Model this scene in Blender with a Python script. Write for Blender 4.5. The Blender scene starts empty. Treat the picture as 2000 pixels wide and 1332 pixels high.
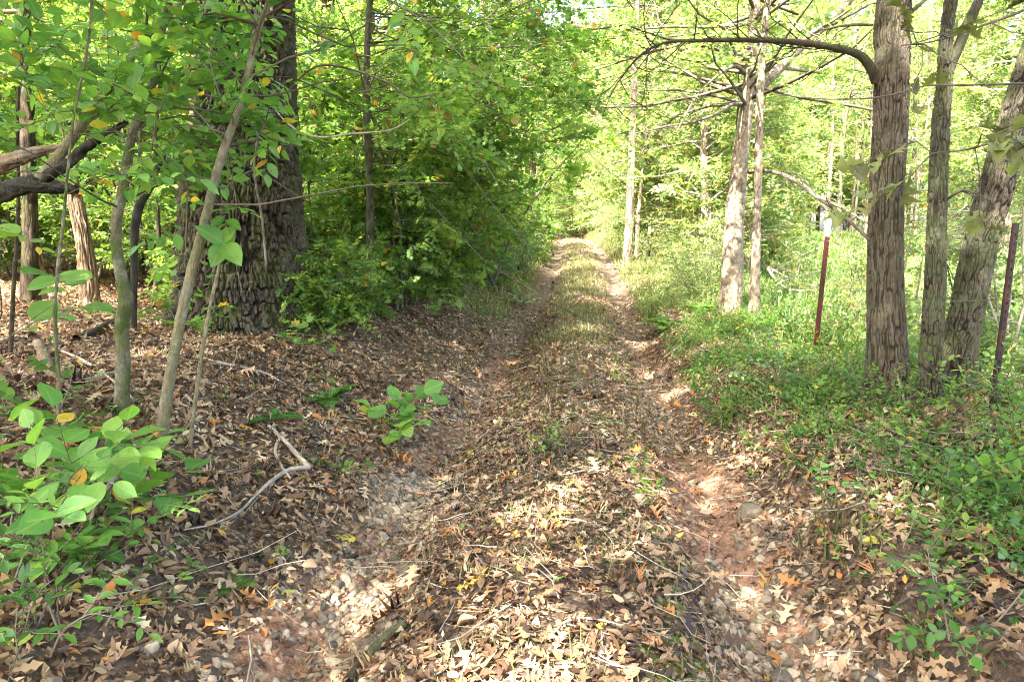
import bpy, math, random
import numpy as np
from math import radians, sin, cos, pi

# ------------------------------------------------------------------ camera, sky, sun, exposure
scn = bpy.context.scene
F = 1333.0                       # focal length in photo pixels (24 mm on a 36 mm frame, 2000 px wide)
CAM = np.array([0.0, 0.0, 1.5])
PITCH = math.atan(206 / F)
cam_d = bpy.data.cameras.new("camera"); cam = bpy.data.objects.new("camera", cam_d)
scn.collection.objects.link(cam)
cam_d.lens = 24; cam_d.sensor_width = 36; cam_d.clip_start = 0.05; cam_d.clip_end = 3000
cam.location = CAM; cam.rotation_euler = (pi / 2 - PITCH, 0, 0)
scn.camera = cam

SUN = np.array([-0.33, -0.50, 0.80]); SUN = SUN / np.linalg.norm(SUN)     # direction towards the sun
el = math.asin(SUN[2]); az = math.atan2(SUN[0], SUN[1])
w = bpy.data.worlds.new("World"); scn.world = w; w.use_nodes = True
nt = w.node_tree; bg = nt.nodes["Background"]
sk = nt.nodes.new("ShaderNodeTexSky"); sk.sky_type = 'NISHITA'; sk.sun_disc = False
sk.sun_elevation = el; sk.sun_rotation = az; sk.dust_density = 5.0; sk.air_density = 1.0; sk.ozone_density = .3
nt.links.new(sk.outputs[0], bg.inputs[0]); bg.inputs[1].default_value = 0.15
sd = bpy.data.lights.new("sun", 'SUN'); sd.energy = 4.3; sd.angle = radians(0.53); sd.color = (1, .94, .83)
so = bpy.data.objects.new("sun", sd); scn.collection.objects.link(so)
from mathutils import Vector
so.rotation_euler = Vector(SUN).to_track_quat('Z', 'Y').to_euler(); so.location = (0, 0, 30)
scn.view_settings.view_transform = 'Standard'; scn.view_settings.look = 'None'
scn.view_settings.exposure = 3.52; scn.view_settings.gamma = 1
cy = scn.cycles
cy.max_bounces = 7; cy.transparent_max_bounces = 8; cy.diffuse_bounces = 4; cy.glossy_bounces = 2; cy.transmission_bounces = 5
cy.use_denoising = True; cy.pixel_filter_type = 'BLACKMAN_HARRIS'; cy.filter_width = 1.05; cy.caustics_reflective = False; cy.caustics_refractive = False
cy.sample_clamp_indirect = 6
try: cy.denoiser = 'OPENIMAGEDENOISE'; cy.denoising_prefilter = 'NONE'; cy.denoising_quality = 'HIGH'
except Exception: pass

rng = np.random.default_rng(7)
U = lambda a, b, n=None: rng.uniform(a, b, n)

# ------------------------------------------------------------------ maths helpers
def nrm(a): return a / np.maximum(np.linalg.norm(a, axis=-1, keepdims=True), 1e-9)
def sstep(x): x = np.clip(x, 0, 1); return x * x * (3 - 2 * x)
TAB = np.random.default_rng(3).random((64, 512))
def vnoise(u, v, per=64, seed=0):
    """value noise, periodic in u with an integer period"""
    u = np.asarray(u, float); v = np.asarray(v, float)
    iu = np.floor(u).astype(int); iv = np.floor(v).astype(int); fu = sstep(u - iu); fv = sstep(v - iv)
    s1, s2 = seed * 17, seed * 29
    g = lambda a, b: TAB[((a % per) + s1) % 64, (b + s2) % 512]
    return (g(iu, iv) * (1 - fu) + g(iu + 1, iv) * fu) * (1 - fv) + (g(iu, iv + 1) * (1 - fu) + g(iu + 1, iv + 1) * fu) * fv
def fbm(u, v, o=4, seed=0):
    s = 0; a = .5; t = 0
    for i in range(o):
        s = s + a * vnoise(u * 2 ** i, v * 2 ** i, 64, seed + i); t += a; a *= .5
    return s / t

_ys = np.arange(-60, 900, .5)
_rise = np.interp(_ys, [-60, -10, 13, 22, 35, 60, 150, 900], [0, 0, 0, .48, 1.0, 1.4, 1.9, 2.4])
_rise = np.convolve(np.pad(_rise, 6, mode='edge'), np.ones(13) / 13, 'valid')
_cx = np.interp(_ys, [-60, 0, 22, 35, 60, 100, 900], [-6.7, -.14, 2.26, 3.3, 4.9, 4.0, 4.0])
_cx = np.convolve(np.pad(_cx, 10, mode='edge'), np.ones(21) / 21, 'valid')
def XC(Y): return np.interp(Y, _ys, _cx)
def H(X, Y):
    X = np.asarray(X, float); Y = np.asarray(Y, float)
    t = X - XC(Y)
    h = np.interp(Y, _ys, _rise)
    wob = .12 * (fbm(Y * .6, t * 0 + 3, 2, 5) - .5)
    h = h + .05 * np.exp(-((t) / .45) ** 2)
    rd = .2 * (0.75 + .5 * fbm(Y * .5, t * 0, 2, 9))
    rd = rd * (1 - .6 * sstep((Y - 15) / 10)); wob = wob * (1 - .8 * sstep((Y - 15) / 8))
    h = h - rd * np.exp(-((t - .90 - wob) / .26) ** 2) - rd * .95 * np.exp(-((t + .86 - wob) / .27) ** 2)
    h = h + .62 * sstep((-t - 1.05 + wob) / 1.9) + .25 * sstep((-t - 3.5) / 8)
    h = h + .21 * sstep((t - 1.2 + wob) / .34) + .13 * sstep((t - 1.5) / 1.6)
    off = sstep((np.abs(t) - .9) / .8)
    near = 1 / (1 + np.abs(Y) / 40)
    h = h + (.16 * (fbm(X * .55 + 9, Y * .55 + 4, 3, 1) - .5)) * off + (.05 * (fbm(X * 3.1, Y * 3.1, 3, 2) - .5)) * (.35 + .65 * off) * near
    return h
FWD = np.array([0, cos(PITCH), -sin(PITCH)]); UPV = np.array([0, sin(PITCH), cos(PITCH)]); RT = np.array([1.0, 0, 0])
def ray(u, v): return FWD + RT * (u - 1000) / F + UPV * (666 - v) / F
def P3(u, v, Y):
    d = ray(u, v); return CAM + d * (Y / d[1])
def proj(P):
    q = P - CAM; d = q @ FWD
    return 1000 + F * (q @ RT) / d, 666 - F * (q @ UPV) / d, d
def G(u, v):
    d = ray(u, v); s = np.concatenate([np.arange(1, 30, .01), np.arange(30, 140, .05)])
    P = CAM + d[None] * s[:, None]; b = P[:, 2] <= H(P[:, 0], P[:, 1])
    i = int(np.argmax(b)) if b.any() else len(s) - 1
    return P[i]
def pxm(P): return proj(np.asarray(P, float))[2] / F       # metres per photo pixel there

# ------------------------------------------------------------------ mesh soup
class Soup:
    def __init__(s): s.v = []; s.f = []; s.a = []; s.n = 0
    def add(s, v, faces, a):
        for f in faces: s.f.append(np.asarray(f, np.int64) + s.n)
        s.v.append(v); s.a.append(a); s.n += len(v)
    def mesh(s, name, mat, smooth=True):
        me = bpy.data.meshes.new(name)
        if not s.v: return me
        v = np.concatenate(s.v).astype(np.float32); a = np.concatenate(s.a).astype(np.float32)
        li = np.concatenate([f.reshape(-1) for f in s.f]).astype(np.int32)
        tot = np.concatenate([np.full(len(f), f.shape[1], np.int32) for f in s.f])
        st = np.concatenate([[0], np.cumsum(tot)[:-1]]).astype(np.int32)
        me.vertices.add(len(v)); me.vertices.foreach_set('co', v.ravel())
        me.loops.add(len(li)); me.loops.foreach_set('vertex_index', li)
        me.polygons.add(len(tot)); me.polygons.foreach_set('loop_start', st)
        me.update(calc_edges=True)
        me.polygons.foreach_set('use_smooth', np.full(len(tot), smooth))
        at = me.attributes.new('lf', 'FLOAT_VECTOR', 'POINT'); at.data.foreach_set('vector', a.ravel())
        me.materials.append(mat); me.update()
        return me
def link(name, me, parent=None, loc=(0, 0, 0)):
    o = bpy.data.objects.new(name, me); scn.collection.objects.link(o); o.location = loc
    if parent: o.parent = parent
    return o
def tag(o, label=None, cat=None, group=None, kind=None):
    for k, x in (('label', label), ('category', cat), ('group', group), ('kind', kind)):
        if x: o[k] = x
    return o
def empty(name, loc, label, cat, group=None):
    o = bpy.data.objects.new(name, None); scn.collection.objects.link(o); o.location = [float(x) for x in loc]
    o.empty_display_size = .2
    return tag(o, label, cat, group)

# ------------------------------------------------------------------ leaf shapes (x along 0..1, y across, z normal)
class Proto: pass
def strip_leaf(xs, ws, fold=.12, name=''):
    n = len(xs); v = []
    for i, (x, wd) in enumerate(zip(xs, ws)):
        v += [(x, 0, 0), (x, wd, abs(wd) * fold * 2), (x, -wd, abs(wd) * fold * 2)]
    f = []
    for i in range(n - 1):
        a = 3 * i; b = 3 * (i + 1)
        f += [(a, b, b + 1, a + 1), (a, a + 2, b + 2, b)]
    p = Proto(); p.v = np.array(v, float); p.f = [np.array(f)]; return p
OVH = strip_leaf([-.12, 0, .12, .3, .5, .7, .87, 1], [.008, .015, .17, .27, .29, .22, .11, .004])
OVR = strip_leaf([-.1, 0, .1, .28, .5, .74, .92, 1], [.01, .02, .24, .36, .40, .32, .15, .01])
p = Proto(); p.v = np.array([(0, 0, 0), (.35, .27, .06), (.75, .2, .05), (1, 0, 0), (.75, -.2, .05), (.35, -.27, .06)]); p.f = [np.array([(0, 3, 2, 1), (0, 5, 4, 3)])]; OVM = p
p = Proto(); p.v = np.array([(0, 0, 0), (.45, .3, .07), (1, 0, 0), (.45, -.3, .07)]); p.f = [np.array([(0, 2, 1), (0, 3, 2)])]; OVL = p
# pointed lobed leaf of an oak
OAK = strip_leaf([-.22, 0, .1, .2, .3, .38, .5, .56, .66, .76, .83, .92, 1],
                 [.008, .012, .03, .2, .05, .07, .36, .1, .08, .33, .1, .14, .004], .05)
OAK2 = strip_leaf([-.15, 0, .14, .3, .42, .58, .7, .85, 1], [.01, .015, .13, .1, .28, .13, .3, .12, .01], .06)
def maple():
    ang = [0, 22, 40, 60, 85, 110, 140, 165]; rad = [.0, .30, .62, .34, .58, .30, .34, .16]
    pts = [(.28, 0, 0)]; out = [(1.0, 0)]
    for a, r in zip([24, 45, 66, 95, 125, 160], [.34, .62, .36, .48, .26, .27]):
        out.append((.28 + r * cos(radians(a)), r * sin(radians(a))))
    outl = out + [(x, -y) for x, y in out[:0:-1]]
    for x, y in outl: pts.append((x, y, .12 * math.hypot(x - .28, y)))
    n = len(outl); q = Proto(); q.v = np.array(pts); q.f = [np.array([(0, 1 + i, 1 + (i + 1) % n) for i in range(n)])]; return q
MAP = maple()

def frames(D, N):
    D = nrm(D); B = nrm(np.cross(N, D)); N2 = np.cross(D, B); return D, B, N2
def scatter(s, p, pos, D, N, size, wid=1, cx=0, cy_=0, rnd=None):
    n = len(pos)
    if n == 0: return
    D, B, N2 = frames(D, N)
    one = np.ones(n); wid = one * wid; cx = one * cx; cy_ = one * cy_
    if rnd is None: rnd = rng.random(n)
    x = p.v[None, :, 0] * one[:, None]; y = p.v[None, :, 1] * wid[:, None]
    z = p.v[None, :, 2] + cx[:, None] * (x - .35) ** 2 + cy_[:, None] * y * y * 3
    sz = (one * size)[:, None, None]
    W = pos[:, None, :] + sz * (x[..., None] * D[:, None] + y[..., None] * B[:, None] + z[..., None] * N2[:, None])
    k = len(p.v); off = (np.arange(n) * k)[:, None, None]
    fs = [(f[None] + off).reshape(-1, f.shape[1]) for f in p.f]
    a = np.stack([np.repeat(rnd, k), x.ravel(), np.abs(p.v[None, :, 1] * one[:, None]).ravel()], 1)
    s.add(W.reshape(-1, 3), fs, a)
def tubes(s, pts, r0, r1, sides=4, rnd=None):
    """many thin tubes at once: pts (N,m,3)"""
    n, m, _ = pts.shape
    if n == 0: return
    T = nrm(np.gradient(pts, axis=1)); ref = np.where(np.abs(T[..., 2:3]) > .9, np.array([1., 0, 0]), np.array([0, 0, 1.]))
    A = nrm(np.cross(T, ref)); B = np.cross(T, A)
    th = np.arange(sides) * 2 * pi / sides
    r = (np.ones(n) * r0)[:, None] + ((np.ones(n) * r1) - (np.ones(n) * r0))[:, None] * np.linspace(0, 1, m)[None]
    W = pts[:, :, None] + r[:, :, None, None] * (np.cos(th)[None, None, :, None] * A[:, :, None] + np.sin(th)[None, None, :, None] * B[:, :, None])
    i = np.arange(m - 1)[:, None] * sides; j = np.arange(sides)[None]; j2 = (j + 1) % sides
    f = np.stack([i + j, i + j2, i + sides + j2, i + sides + j], -1).reshape(-1, 4)
    f = (f[None] + (np.arange(n) * m * sides)[:, None, None]).reshape(-1, 4)
    if rnd is None: rnd = rng.random(n)
    a = np.stack([np.repeat(rnd, m * sides), np.tile(np.repeat(np.linspace(0, 1, m), sides), n), np.ones(n * m * sides)], 1)
    s.add(W.reshape(-1, 3), [f], a)
def bpath(st, d, L, m=5, wig=.25, grav=0.0):
    n = len(st); out = [st]; d = nrm(d); L = np.ones(n) * L
    for i in range(m - 1):
        d = nrm(d + rng.normal(0, wig, (n, 3)) + np.array([0, 0, grav]))
        out.append(out[-1] + d * (L / (m - 1))[:, None])
    return np.stack(out, 1)
def at(pts, idx, t):
    m = pts.shape[1]; x = np.clip(t, 0, .9999) * (m - 1); i = x.astype(int); f = (x - i)[:, None]
    return pts[idx, i] * (1 - f) + pts[idx, i + 1] * f, nrm(pts[idx, i + 1] - pts[idx, i])
def sprays(wood, leaf, st, d, L, k, lsize, proto, wid=1, flat=.45, tw=.0022, up=None, grav=-.04, cr=.25, vig=.04, side=1.0):
    """twigs with alternate leaves; st (N,3), d (N,3), L (N)"""
    n = len(st)
    if n == 0: return
    sp = bpath(st, d, L, 4, .14, grav)
    if wood is not None: tubes(wood, sp, tw, tw * .45, 3)
    idx = np.repeat(np.arange(n), k); t = np.tile((np.arange(k) + .7) / k, n) + U(-.04, .04, n * k)
    P, T = at(sp, idx, np.clip(t, .02, .99))
    N0 = nrm(rng.normal(0, flat, (n, 3)) + (np.array([0, 0, 1.]) if up is None else up)); N = N0[idx]
    S = nrm(np.cross(N, T)); sg = np.tile(np.where(np.arange(k) % 2, 1., -1.), n)[:, None] * side
    last = (np.tile(np.arange(k), n) == k - 1)[:, None]
    D = nrm(T * U(.35, .9, (n * k, 1)) + S * sg * np.where(last, .1, 1) + rng.normal(0, .18, (n * k, 3)) + np.array([0, 0, -.12]))
    N = nrm(N + rng.normal(0, .28, (n * k, 3)))
    base = rng.random(n)[idx]; q = np.clip(.45 * base + .4 * rng.random(n * k), 0, .85)
    q = np.where(rng.random(n * k) < vig, U(.87, 1, n * k), q)
    sz = lsize * U(.6, 1.15, n * k)
    scatter(leaf, proto, P, D, N, sz, wid * U(.85, 1.15, n * k), U(-.5, .1, n * k) * cr * 2, U(-.5, .8, n * k) * cr, q)
def leafy(wood, leaf, st, d, L, r0, nsub, sl, k, lsize, proto, grav=.02, wig=.2, keep=None, tmin=.2, **kw):
    """branches that carry sprays"""
    n = len(st)
    if n == 0: return
    bp = bpath(st, d, L, 6, wig, grav); tubes(wood, bp, r0, np.ones(n) * .0025, 4)
    idx = np.repeat(np.arange(n), nsub); t = U(tmin, 1, n * nsub)
    P, T = at(bp, idx, t)
    R = rng.normal(0, 1, (n * nsub, 3)); R[:, 2] *= .45
    D = nrm(T * .7 + nrm(R) * .9); L2 = sl * U(.6, 1.2, n * nsub)
    if keep is not None:
        m = keep(P + D * L2[:, None] * .5); P, D, L2 = P[m], D[m], L2[m]
    sprays(wood, leaf, P, D, L2, k, lsize, proto, **kw)
    return bp

# ------------------------------------------------------------------ materials
def mat(name):
    m = bpy.data.materials.new(name); m.use_nodes = True; nt = m.node_tree
    return m, nt, nt.nodes["Principled BSDF"], nt.nodes["Material Output"]
def ramp(nt, inp, stops, interp='LINEAR'):
    r = nt.nodes.new("ShaderNodeValToRGB"); r.color_ramp.interpolation = interp
    e = r.color_ramp.elements
    while len(e) < len(stops): e.new(.5)
    for x, (q, c) in zip(e, stops): x.position = q; x.color = (*c, 1)
    nt.links.new(inp, r.inputs[0]); return r.outputs[0]
def attr(nt):
    a = nt.nodes.new("ShaderNodeAttribute"); a.attribute_name = 'lf'
    x = nt.nodes.new("ShaderNodeSeparateXYZ"); nt.links.new(a.outputs['Vector'], x.inputs[0]); return x.outputs
def math_(nt, op, a, b=None, c=None):
    n = nt.nodes.new("ShaderNodeMath"); n.operation = op
    for i, x in enumerate((a, b, c)):
        if x is None: continue
        if isinstance(x, (int, float)): n.inputs[i].default_value = x
        else: nt.links.new(x, n.inputs[i])
    return n.outputs[0]
def mixc(nt, f, a, b, t='MIX'):
    n = nt.nodes.new("ShaderNodeMix"); n.data_type = 'RGBA'; n.blend_type = t
    for s, x in ((n.inputs[0], f), (n.inputs[6], a), (n.inputs[7], b)):
        if isinstance(x, (int, float)): s.default_value = x
        elif isinstance(x, tuple): s.default_value = (*x, 1)
        else: nt.links.new(x, s)
    return n.outputs[2]
def noise(nt, scale, detail=3, vec=None, rough=.5, coord='Object'):
    n = nt.nodes.new("ShaderNodeTexNoise"); n.inputs['Scale'].default_value = scale; n.inputs['Detail'].default_value = detail
    n.inputs['Roughness'].default_value = rough
    if vec is None:
        tc = nt.nodes.new("ShaderNodeTexCoord"); vec = tc.outputs[coord]
    nt.links.new(vec, n.inputs['Vector']); return n.outputs['Fac']
def scaled(nt, sx, sy, sz, coord='Object'):
    tc = nt.nodes.new("ShaderNodeTexCoord"); mp = nt.nodes.new("ShaderNodeMapping"); mp.inputs['Scale'].default_value = (sx, sy, sz)
    nt.links.new(tc.outputs[coord], mp.inputs[0]); return mp.outputs[0]
def bump(nt, h, st, dist, bsdf):
    b = nt.nodes.new("ShaderNodeBump"); b.inputs['Strength'].default_value = st; b.inputs['Distance'].default_value = dist
    nt.links.new(h, b.inputs['Height']); nt.links.new(b.outputs[0], bsdf.inputs['Normal'])
def leaf_mat(name, stops, trans=.42, rough=.55, spec=.3, spots=False, tint=(1.15, 1.08, .6)):
    m, nt, b, out = mat(name); a = attr(nt)
    c = ramp(nt, a[0], stops)
    if spots:
        n = noise(nt, 60, 3); c = mixc(nt, math_(nt, 'MULTIPLY', ramp(nt, n, [(.55, (0, 0, 0)), (.68, (1, 1, 1))]), .7), c, (.2, .2, .05)); c = mixc(nt, .5, c, ramp(nt, noise(nt, 16, 3), [(.3, (.6, .75, .7)), (.7, (1.3, 1.15, 1.0))]), 'MULTIPLY')
        vein = ramp(nt, a[2], [(.0, (1, 1, 1)), (.035, (0, 0, 0))]); c = mixc(nt, math_(nt, 'MULTIPLY', vein, .45), c, (.25, .38, .10))
    nt.links.new(c, b.inputs['Base Color']); b.inputs['Roughness'].default_value = rough; b.inputs['Specular IOR Level'].default_value = spec
    if spots: bump(nt, noise(nt, 110, 4), .5, .004, b)
    if trans:
        t = nt.nodes.new("ShaderNodeBsdfTranslucent"); tc = mixc(nt, 1.0, c, tint, 'MULTIPLY')
        hs = nt.nodes.new("ShaderNodeHueSaturation"); hs.inputs['Value'].default_value = 1.5; nt.links.new(tc, hs.inputs['Color'])
        nt.links.new(hs.outputs[0], t.inputs['Color'])
        mx = nt.nodes.new("ShaderNodeMixShader"); mx.inputs[0].default_value = trans
        nt.links.new(b.outputs[0], mx.inputs[1]); nt.links.new(t.outputs[0], mx.inputs[2]); nt.links.new(mx.outputs[0], out.inputs['Surface'])
        if spots:                                       # holes eaten by insects
            hn = ramp(nt, noise(nt, 42, 2), [(.715, (0, 0, 0)), (.72, (1, 1, 1))]); tr = nt.nodes.new("ShaderNodeBsdfTransparent")
            m2 = nt.nodes.new("ShaderNodeMixShader"); nt.links.new(hn, m2.inputs[0]); nt.links.new(mx.outputs[0], m2.inputs[1]); nt.links.new(tr.outputs[0], m2.inputs[2]); nt.links.new(m2.outputs[0], out.inputs['Surface'])
    return m
def bark_mat(name, low, high, lichen=(.3, .33, .27), amt=.35, moss=None, mossamt=0, fine=70, bs=.9, ls=3.2):
    m, nt, b, out = mat(name); a = attr(nt)
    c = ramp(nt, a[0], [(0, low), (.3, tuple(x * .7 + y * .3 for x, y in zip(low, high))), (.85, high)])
    n = noise(nt, ls, 5, rough=.65); n2 = noise(nt, 30, 5, rough=.7)
    c = mixc(nt, math_(nt, 'MULTIPLY', ramp(nt, n, [(.5, (0, 0, 0)), (.66, (1, 1, 1))]), amt), c, lichen)
    c = mixc(nt, .55, c, ramp(nt, n2, [(.25, (.45, .42, .4)), (.75, (1.35, 1.35, 1.35))]), 'MULTIPLY')
    if moss:
        n3 = noise(nt, 5, 5)
        f = math_(nt, 'MULTIPLY', ramp(nt, n3, [(.44, (0, 0, 0)), (.56, (1, 1, 1))]), mossamt)
        c = mixc(nt, f, c, moss)
    nt.links.new(c, b.inputs['Base Color']); b.inputs['Roughness'].default_value = .9; b.inputs['Specular IOR Level'].default_value = .2
    v = scaled(nt, 1, 1, .22); n4 = noise(nt, fine, 6, v, .7); bump(nt, n4, bs, .03, b)
    return m
Y1, O1, B1 = (.55, .42, .04), (.5, .2, .03), (.22, .11, .045)
M = {}
M['leaf_near'] = leaf_mat('leaf_near', [(0, (.06, .17, .045)), (.4, (.11, .27, .05)), (.84, (.24, .40, .07)), (.88, (.42, .46, .05)), (.95, (.6, .42, .05)), (.985, O1), (1, B1)], .42, .5, .35, True)
M['leaf_mid'] = leaf_mat('leaf_mid', [(0, (.05, .12, .025)), (.4, (.115, .22, .04)), (.84, (.28, .38, .10)), (.88, (.42, .42, .05)), (.97, O1), (1, B1)], .55)
M['leaf_maple'] = leaf_mat('leaf_maple', [(0, (.055, .14, .025)), (.4, (.13, .24, .045)), (.84, (.27, .37, .09)), (.88, (.3, .24, .06)), (.95, (.33, .15, .04)), (1, B1)], .5)
M['leaf_far'] = leaf_mat('leaf_far', [(0, (.07, .135, .045)), (.4, (.15, .225, .075)), (.84, (.33, .40, .17)), (.88, (.5, .46, .22)), (.97, (.55, .3, .1)), (1, (.4, .25, .12))], .55)
M['leaf_dark'] = leaf_mat('leaf_dark', [(0, (.035, .10, .018)), (.4, (.065, .16, .025)), (.84, (.14, .27, .045)), (.88, (.3, .36, .05)), (1, B1)], .35, .4)
M['leaf_pale'] = leaf_mat('leaf_pale', [(0, (.10, .19, .09)), (.5, (.16, .27, .12)), (.85, (.24, .36, .12)), (.9, Y1), (1, O1)], .38)
M['litter'] = leaf_mat('litter', [(0, (.03, .015, .008)), (.16, (.085, .045, .022)), (.4, (.21, .122, .063)), (.6, (.33, .21, .115)), (.78, (.44, .32, .185)), (.86, (.54, .44, .28)), (.9, (.34, .15, .05)), (.95, (.45, .17, .035)), (.975, (.5, .36, .06)), (1, (.12, .25, .05))], .12, .55, .4, False, (1.1, .9, .7))
M['grass'] = leaf_mat('grass', [(0, (.07, .10, .03)), (.5, (.14, .16, .06)), (.8, (.26, .23, .12)), (1, (.4, .33, .2))], .35)
M['meadow'] = leaf_mat('meadow', [(0, (.06, .13, .035)), (.5, (.11, .20, .055)), (.85, (.2, .28, .09)), (1, (.36, .34, .16))], .4)
M['mossleaf'] = leaf_mat('mossleaf', [(0, (.07, .14, .015)), (1, (.22, .32, .03))], .3)
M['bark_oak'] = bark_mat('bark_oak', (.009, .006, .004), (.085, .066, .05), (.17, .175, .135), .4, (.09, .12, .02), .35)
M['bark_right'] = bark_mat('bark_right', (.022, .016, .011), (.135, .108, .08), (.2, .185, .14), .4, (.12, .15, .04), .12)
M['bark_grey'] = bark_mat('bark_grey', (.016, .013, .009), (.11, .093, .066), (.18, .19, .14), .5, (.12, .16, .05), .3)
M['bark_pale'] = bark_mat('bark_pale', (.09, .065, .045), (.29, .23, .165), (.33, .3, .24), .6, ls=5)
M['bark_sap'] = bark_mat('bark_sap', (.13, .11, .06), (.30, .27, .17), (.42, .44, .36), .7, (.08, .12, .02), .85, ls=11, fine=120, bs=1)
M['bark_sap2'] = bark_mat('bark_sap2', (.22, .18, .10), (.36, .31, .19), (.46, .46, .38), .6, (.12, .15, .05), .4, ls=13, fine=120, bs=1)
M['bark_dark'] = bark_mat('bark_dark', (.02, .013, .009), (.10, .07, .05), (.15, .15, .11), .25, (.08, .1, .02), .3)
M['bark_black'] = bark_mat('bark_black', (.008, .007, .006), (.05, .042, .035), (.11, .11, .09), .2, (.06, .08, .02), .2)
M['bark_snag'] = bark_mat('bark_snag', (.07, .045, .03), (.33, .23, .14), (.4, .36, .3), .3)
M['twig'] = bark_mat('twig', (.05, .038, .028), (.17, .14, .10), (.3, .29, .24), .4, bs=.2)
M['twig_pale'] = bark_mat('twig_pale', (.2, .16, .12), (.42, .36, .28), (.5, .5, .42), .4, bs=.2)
m, nt, b, o_ = mat('stone'); a = attr(nt)
c = ramp(nt, a[0], [(0, (.07, .055, .04)), (.3, (.16, .12, .08)), (.6, (.27, .21, .14)), (.85, (.37, .30, .21)), (1, (.27, .14, .085))])
n = noise(nt, 40, 5); c = mixc(nt, .6, c, ramp(nt, n, [(.3, (.55, .5, .45)), (.7, (1.3, 1.3, 1.25))]), 'MULTIPLY')
nt.links.new(c, b.inputs['Base Color']); b.inputs['Roughness'].default_value = .6; bump(nt, n, .4, .01, b); M['stone'] = m
m, nt, b, o_ = mat('rust'); n = noise(nt, 18, 5, scaled(nt, 1, 1, .25))
c = ramp(nt, n, [(.3, (.014, .009, .008)), (.5, (.028, .013, .011)), (.64, (.09, .03, .014)), (.75, (.03, .025, .022))])
nt.links.new(c, b.inputs['Base Color']); b.inputs['Roughness'].default_value = .65; b.inputs['Metallic'].default_value = .2; bump(nt, n, .3, .004, b); M['rust'] = m
m, nt, b, o_ = mat('redpaint'); n = noise(nt, 14, 5, scaled(nt, 1, 1, .3))
c = ramp(nt, n, [(.3, (.03, .008, .009)), (.46, (.085, .013, .012)), (.56, (.05, .016, .012)), (.68, (.02, .011, .009))])
nt.links.new(c, b.inputs['Base Color']); b.inputs['Roughness'].default_value = .45; M['redpaint'] = m
m, nt, b, o_ = mat('whitepaint'); n = noise(nt, 20, 4)
nt.links.new(ramp(nt, n, [(.3, (.22, .22, .22)), (.6, (.42, .43, .45))]), b.inputs['Base Color']); b.inputs['Roughness'].default_value = .5; M['whitepaint'] = m
m, nt, b, o_ = mat('wire'); b.inputs['Base Color'].default_value = (.2, .17, .15, 1); b.inputs['Metallic'].default_value = .6; b.inputs['Roughness'].default_value = .6; M['wire'] = m
# soil: humus, red clay in the ruts, moss; lf = (clay, moss, meadow)
m, nt, b, o_ = mat('soil'); a = attr(nt)
n1 = noise(nt, 6, 6); n2 = noise(nt, 45, 6, rough=.65); n3 = noise(nt, 1.3, 3)
hum = ramp(nt, n2, [(.25, (.03, .02, .013)), (.5, (.085, .055, .035)), (.75, (.2, .14, .09))])
clay = ramp(nt, n2, [(.25, (.13, .055, .03)), (.5, (.28, .14, .08)), (.75, (.42, .25, .155))])
fc = ramp(nt, math_(nt, 'ADD', a[0], math_(nt, 'MULTIPLY', math_(nt, 'SUBTRACT', n1, .5), 1.1)), [(.42, (0, 0, 0)), (.6, (1, 1, 1))])
c = mixc(nt, fc, hum, clay)
fm = ramp(nt, math_(nt, 'ADD', a[1], math_(nt, 'MULTIPLY', math_(nt, 'SUBTRACT', n1, .5), 1.0)), [(.5, (0, 0, 0)), (.62, (1, 1, 1))])
c = mixc(nt, fm, c, ramp(nt, n2, [(.3, (.05, .09, .012)), (.7, (.17, .24, .03))]))
c = mixc(nt, a[2], c, ramp(nt, n1, [(.3, (.07, .12, .03)), (.7, (.16, .22, .06))]))
nt.links.new(c, b.inputs['Base Color']); b.inputs['Roughness'].default_value = .9; bump(nt, n2, .9, .02, b); M['soil'] = m

# ------------------------------------------------------------------ ground sheets
ys = [-12.0]
while ys[-1] < 800: ys.append(ys[-1] + (max(.028, .0065 * abs(ys[-1])) if ys[-1] > 0 else .12))
ys = np.array(ys)
tp = [0.0]
while tp[-1] < 400: tp.append(tp[-1] + max(.03, .03 + (tp[-1] - 3.5) * .06))
tp = np.array(tp)
def clayf(t, Y): return np.clip(1.0 * np.exp(-((np.abs(t) - .9) / .3) ** 2) + .35 * np.exp(-(t / .6) ** 2) * (Y < 7), 0, 1) * (.35 + 1.0 * (fbm(Y * .8, t * .8, 3, 11) - .2)) * (1 + .35 * (Y < 5)) * (1 - .75 * sstep((Y - 8) / 5))
def mossf(X, Y):
    t = X - XC(Y); m = .55 * np.exp(-((t - .52) / .12) ** 2) * (fbm(Y * 1.2, t * 0, 2, 21) > .48)
    for u, v, r in ((1262, 915, .16), (1225, 742, .22), (1240, 790, .18), (1310, 1300, .16), (1180, 820, .12), (620, 640, .35), (630, 745, .2), (220, 800, .3), (1215, 700, .2)):
        g = GP[(u, v)]; m = m + .8 * np.exp(-(((X - g[0]) ** 2 + ((Y - g[1]) * .6) ** 2) / r ** 2))
    return m
GP = {}
for q in ((1262, 915), (1225, 742), (1240, 790), (1310, 1300), (1180, 820), (620, 640), (630, 745), (220, 800), (1215, 700)): GP[q] = G(*q)
def meadowf(X, Y):
    t = X - XC(Y)
    return sstep((t - 3.2) / 1.5) * sstep((Y - 5.5) / 2) * (1 - sstep((Y - 46) / 6)) * .9
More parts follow.
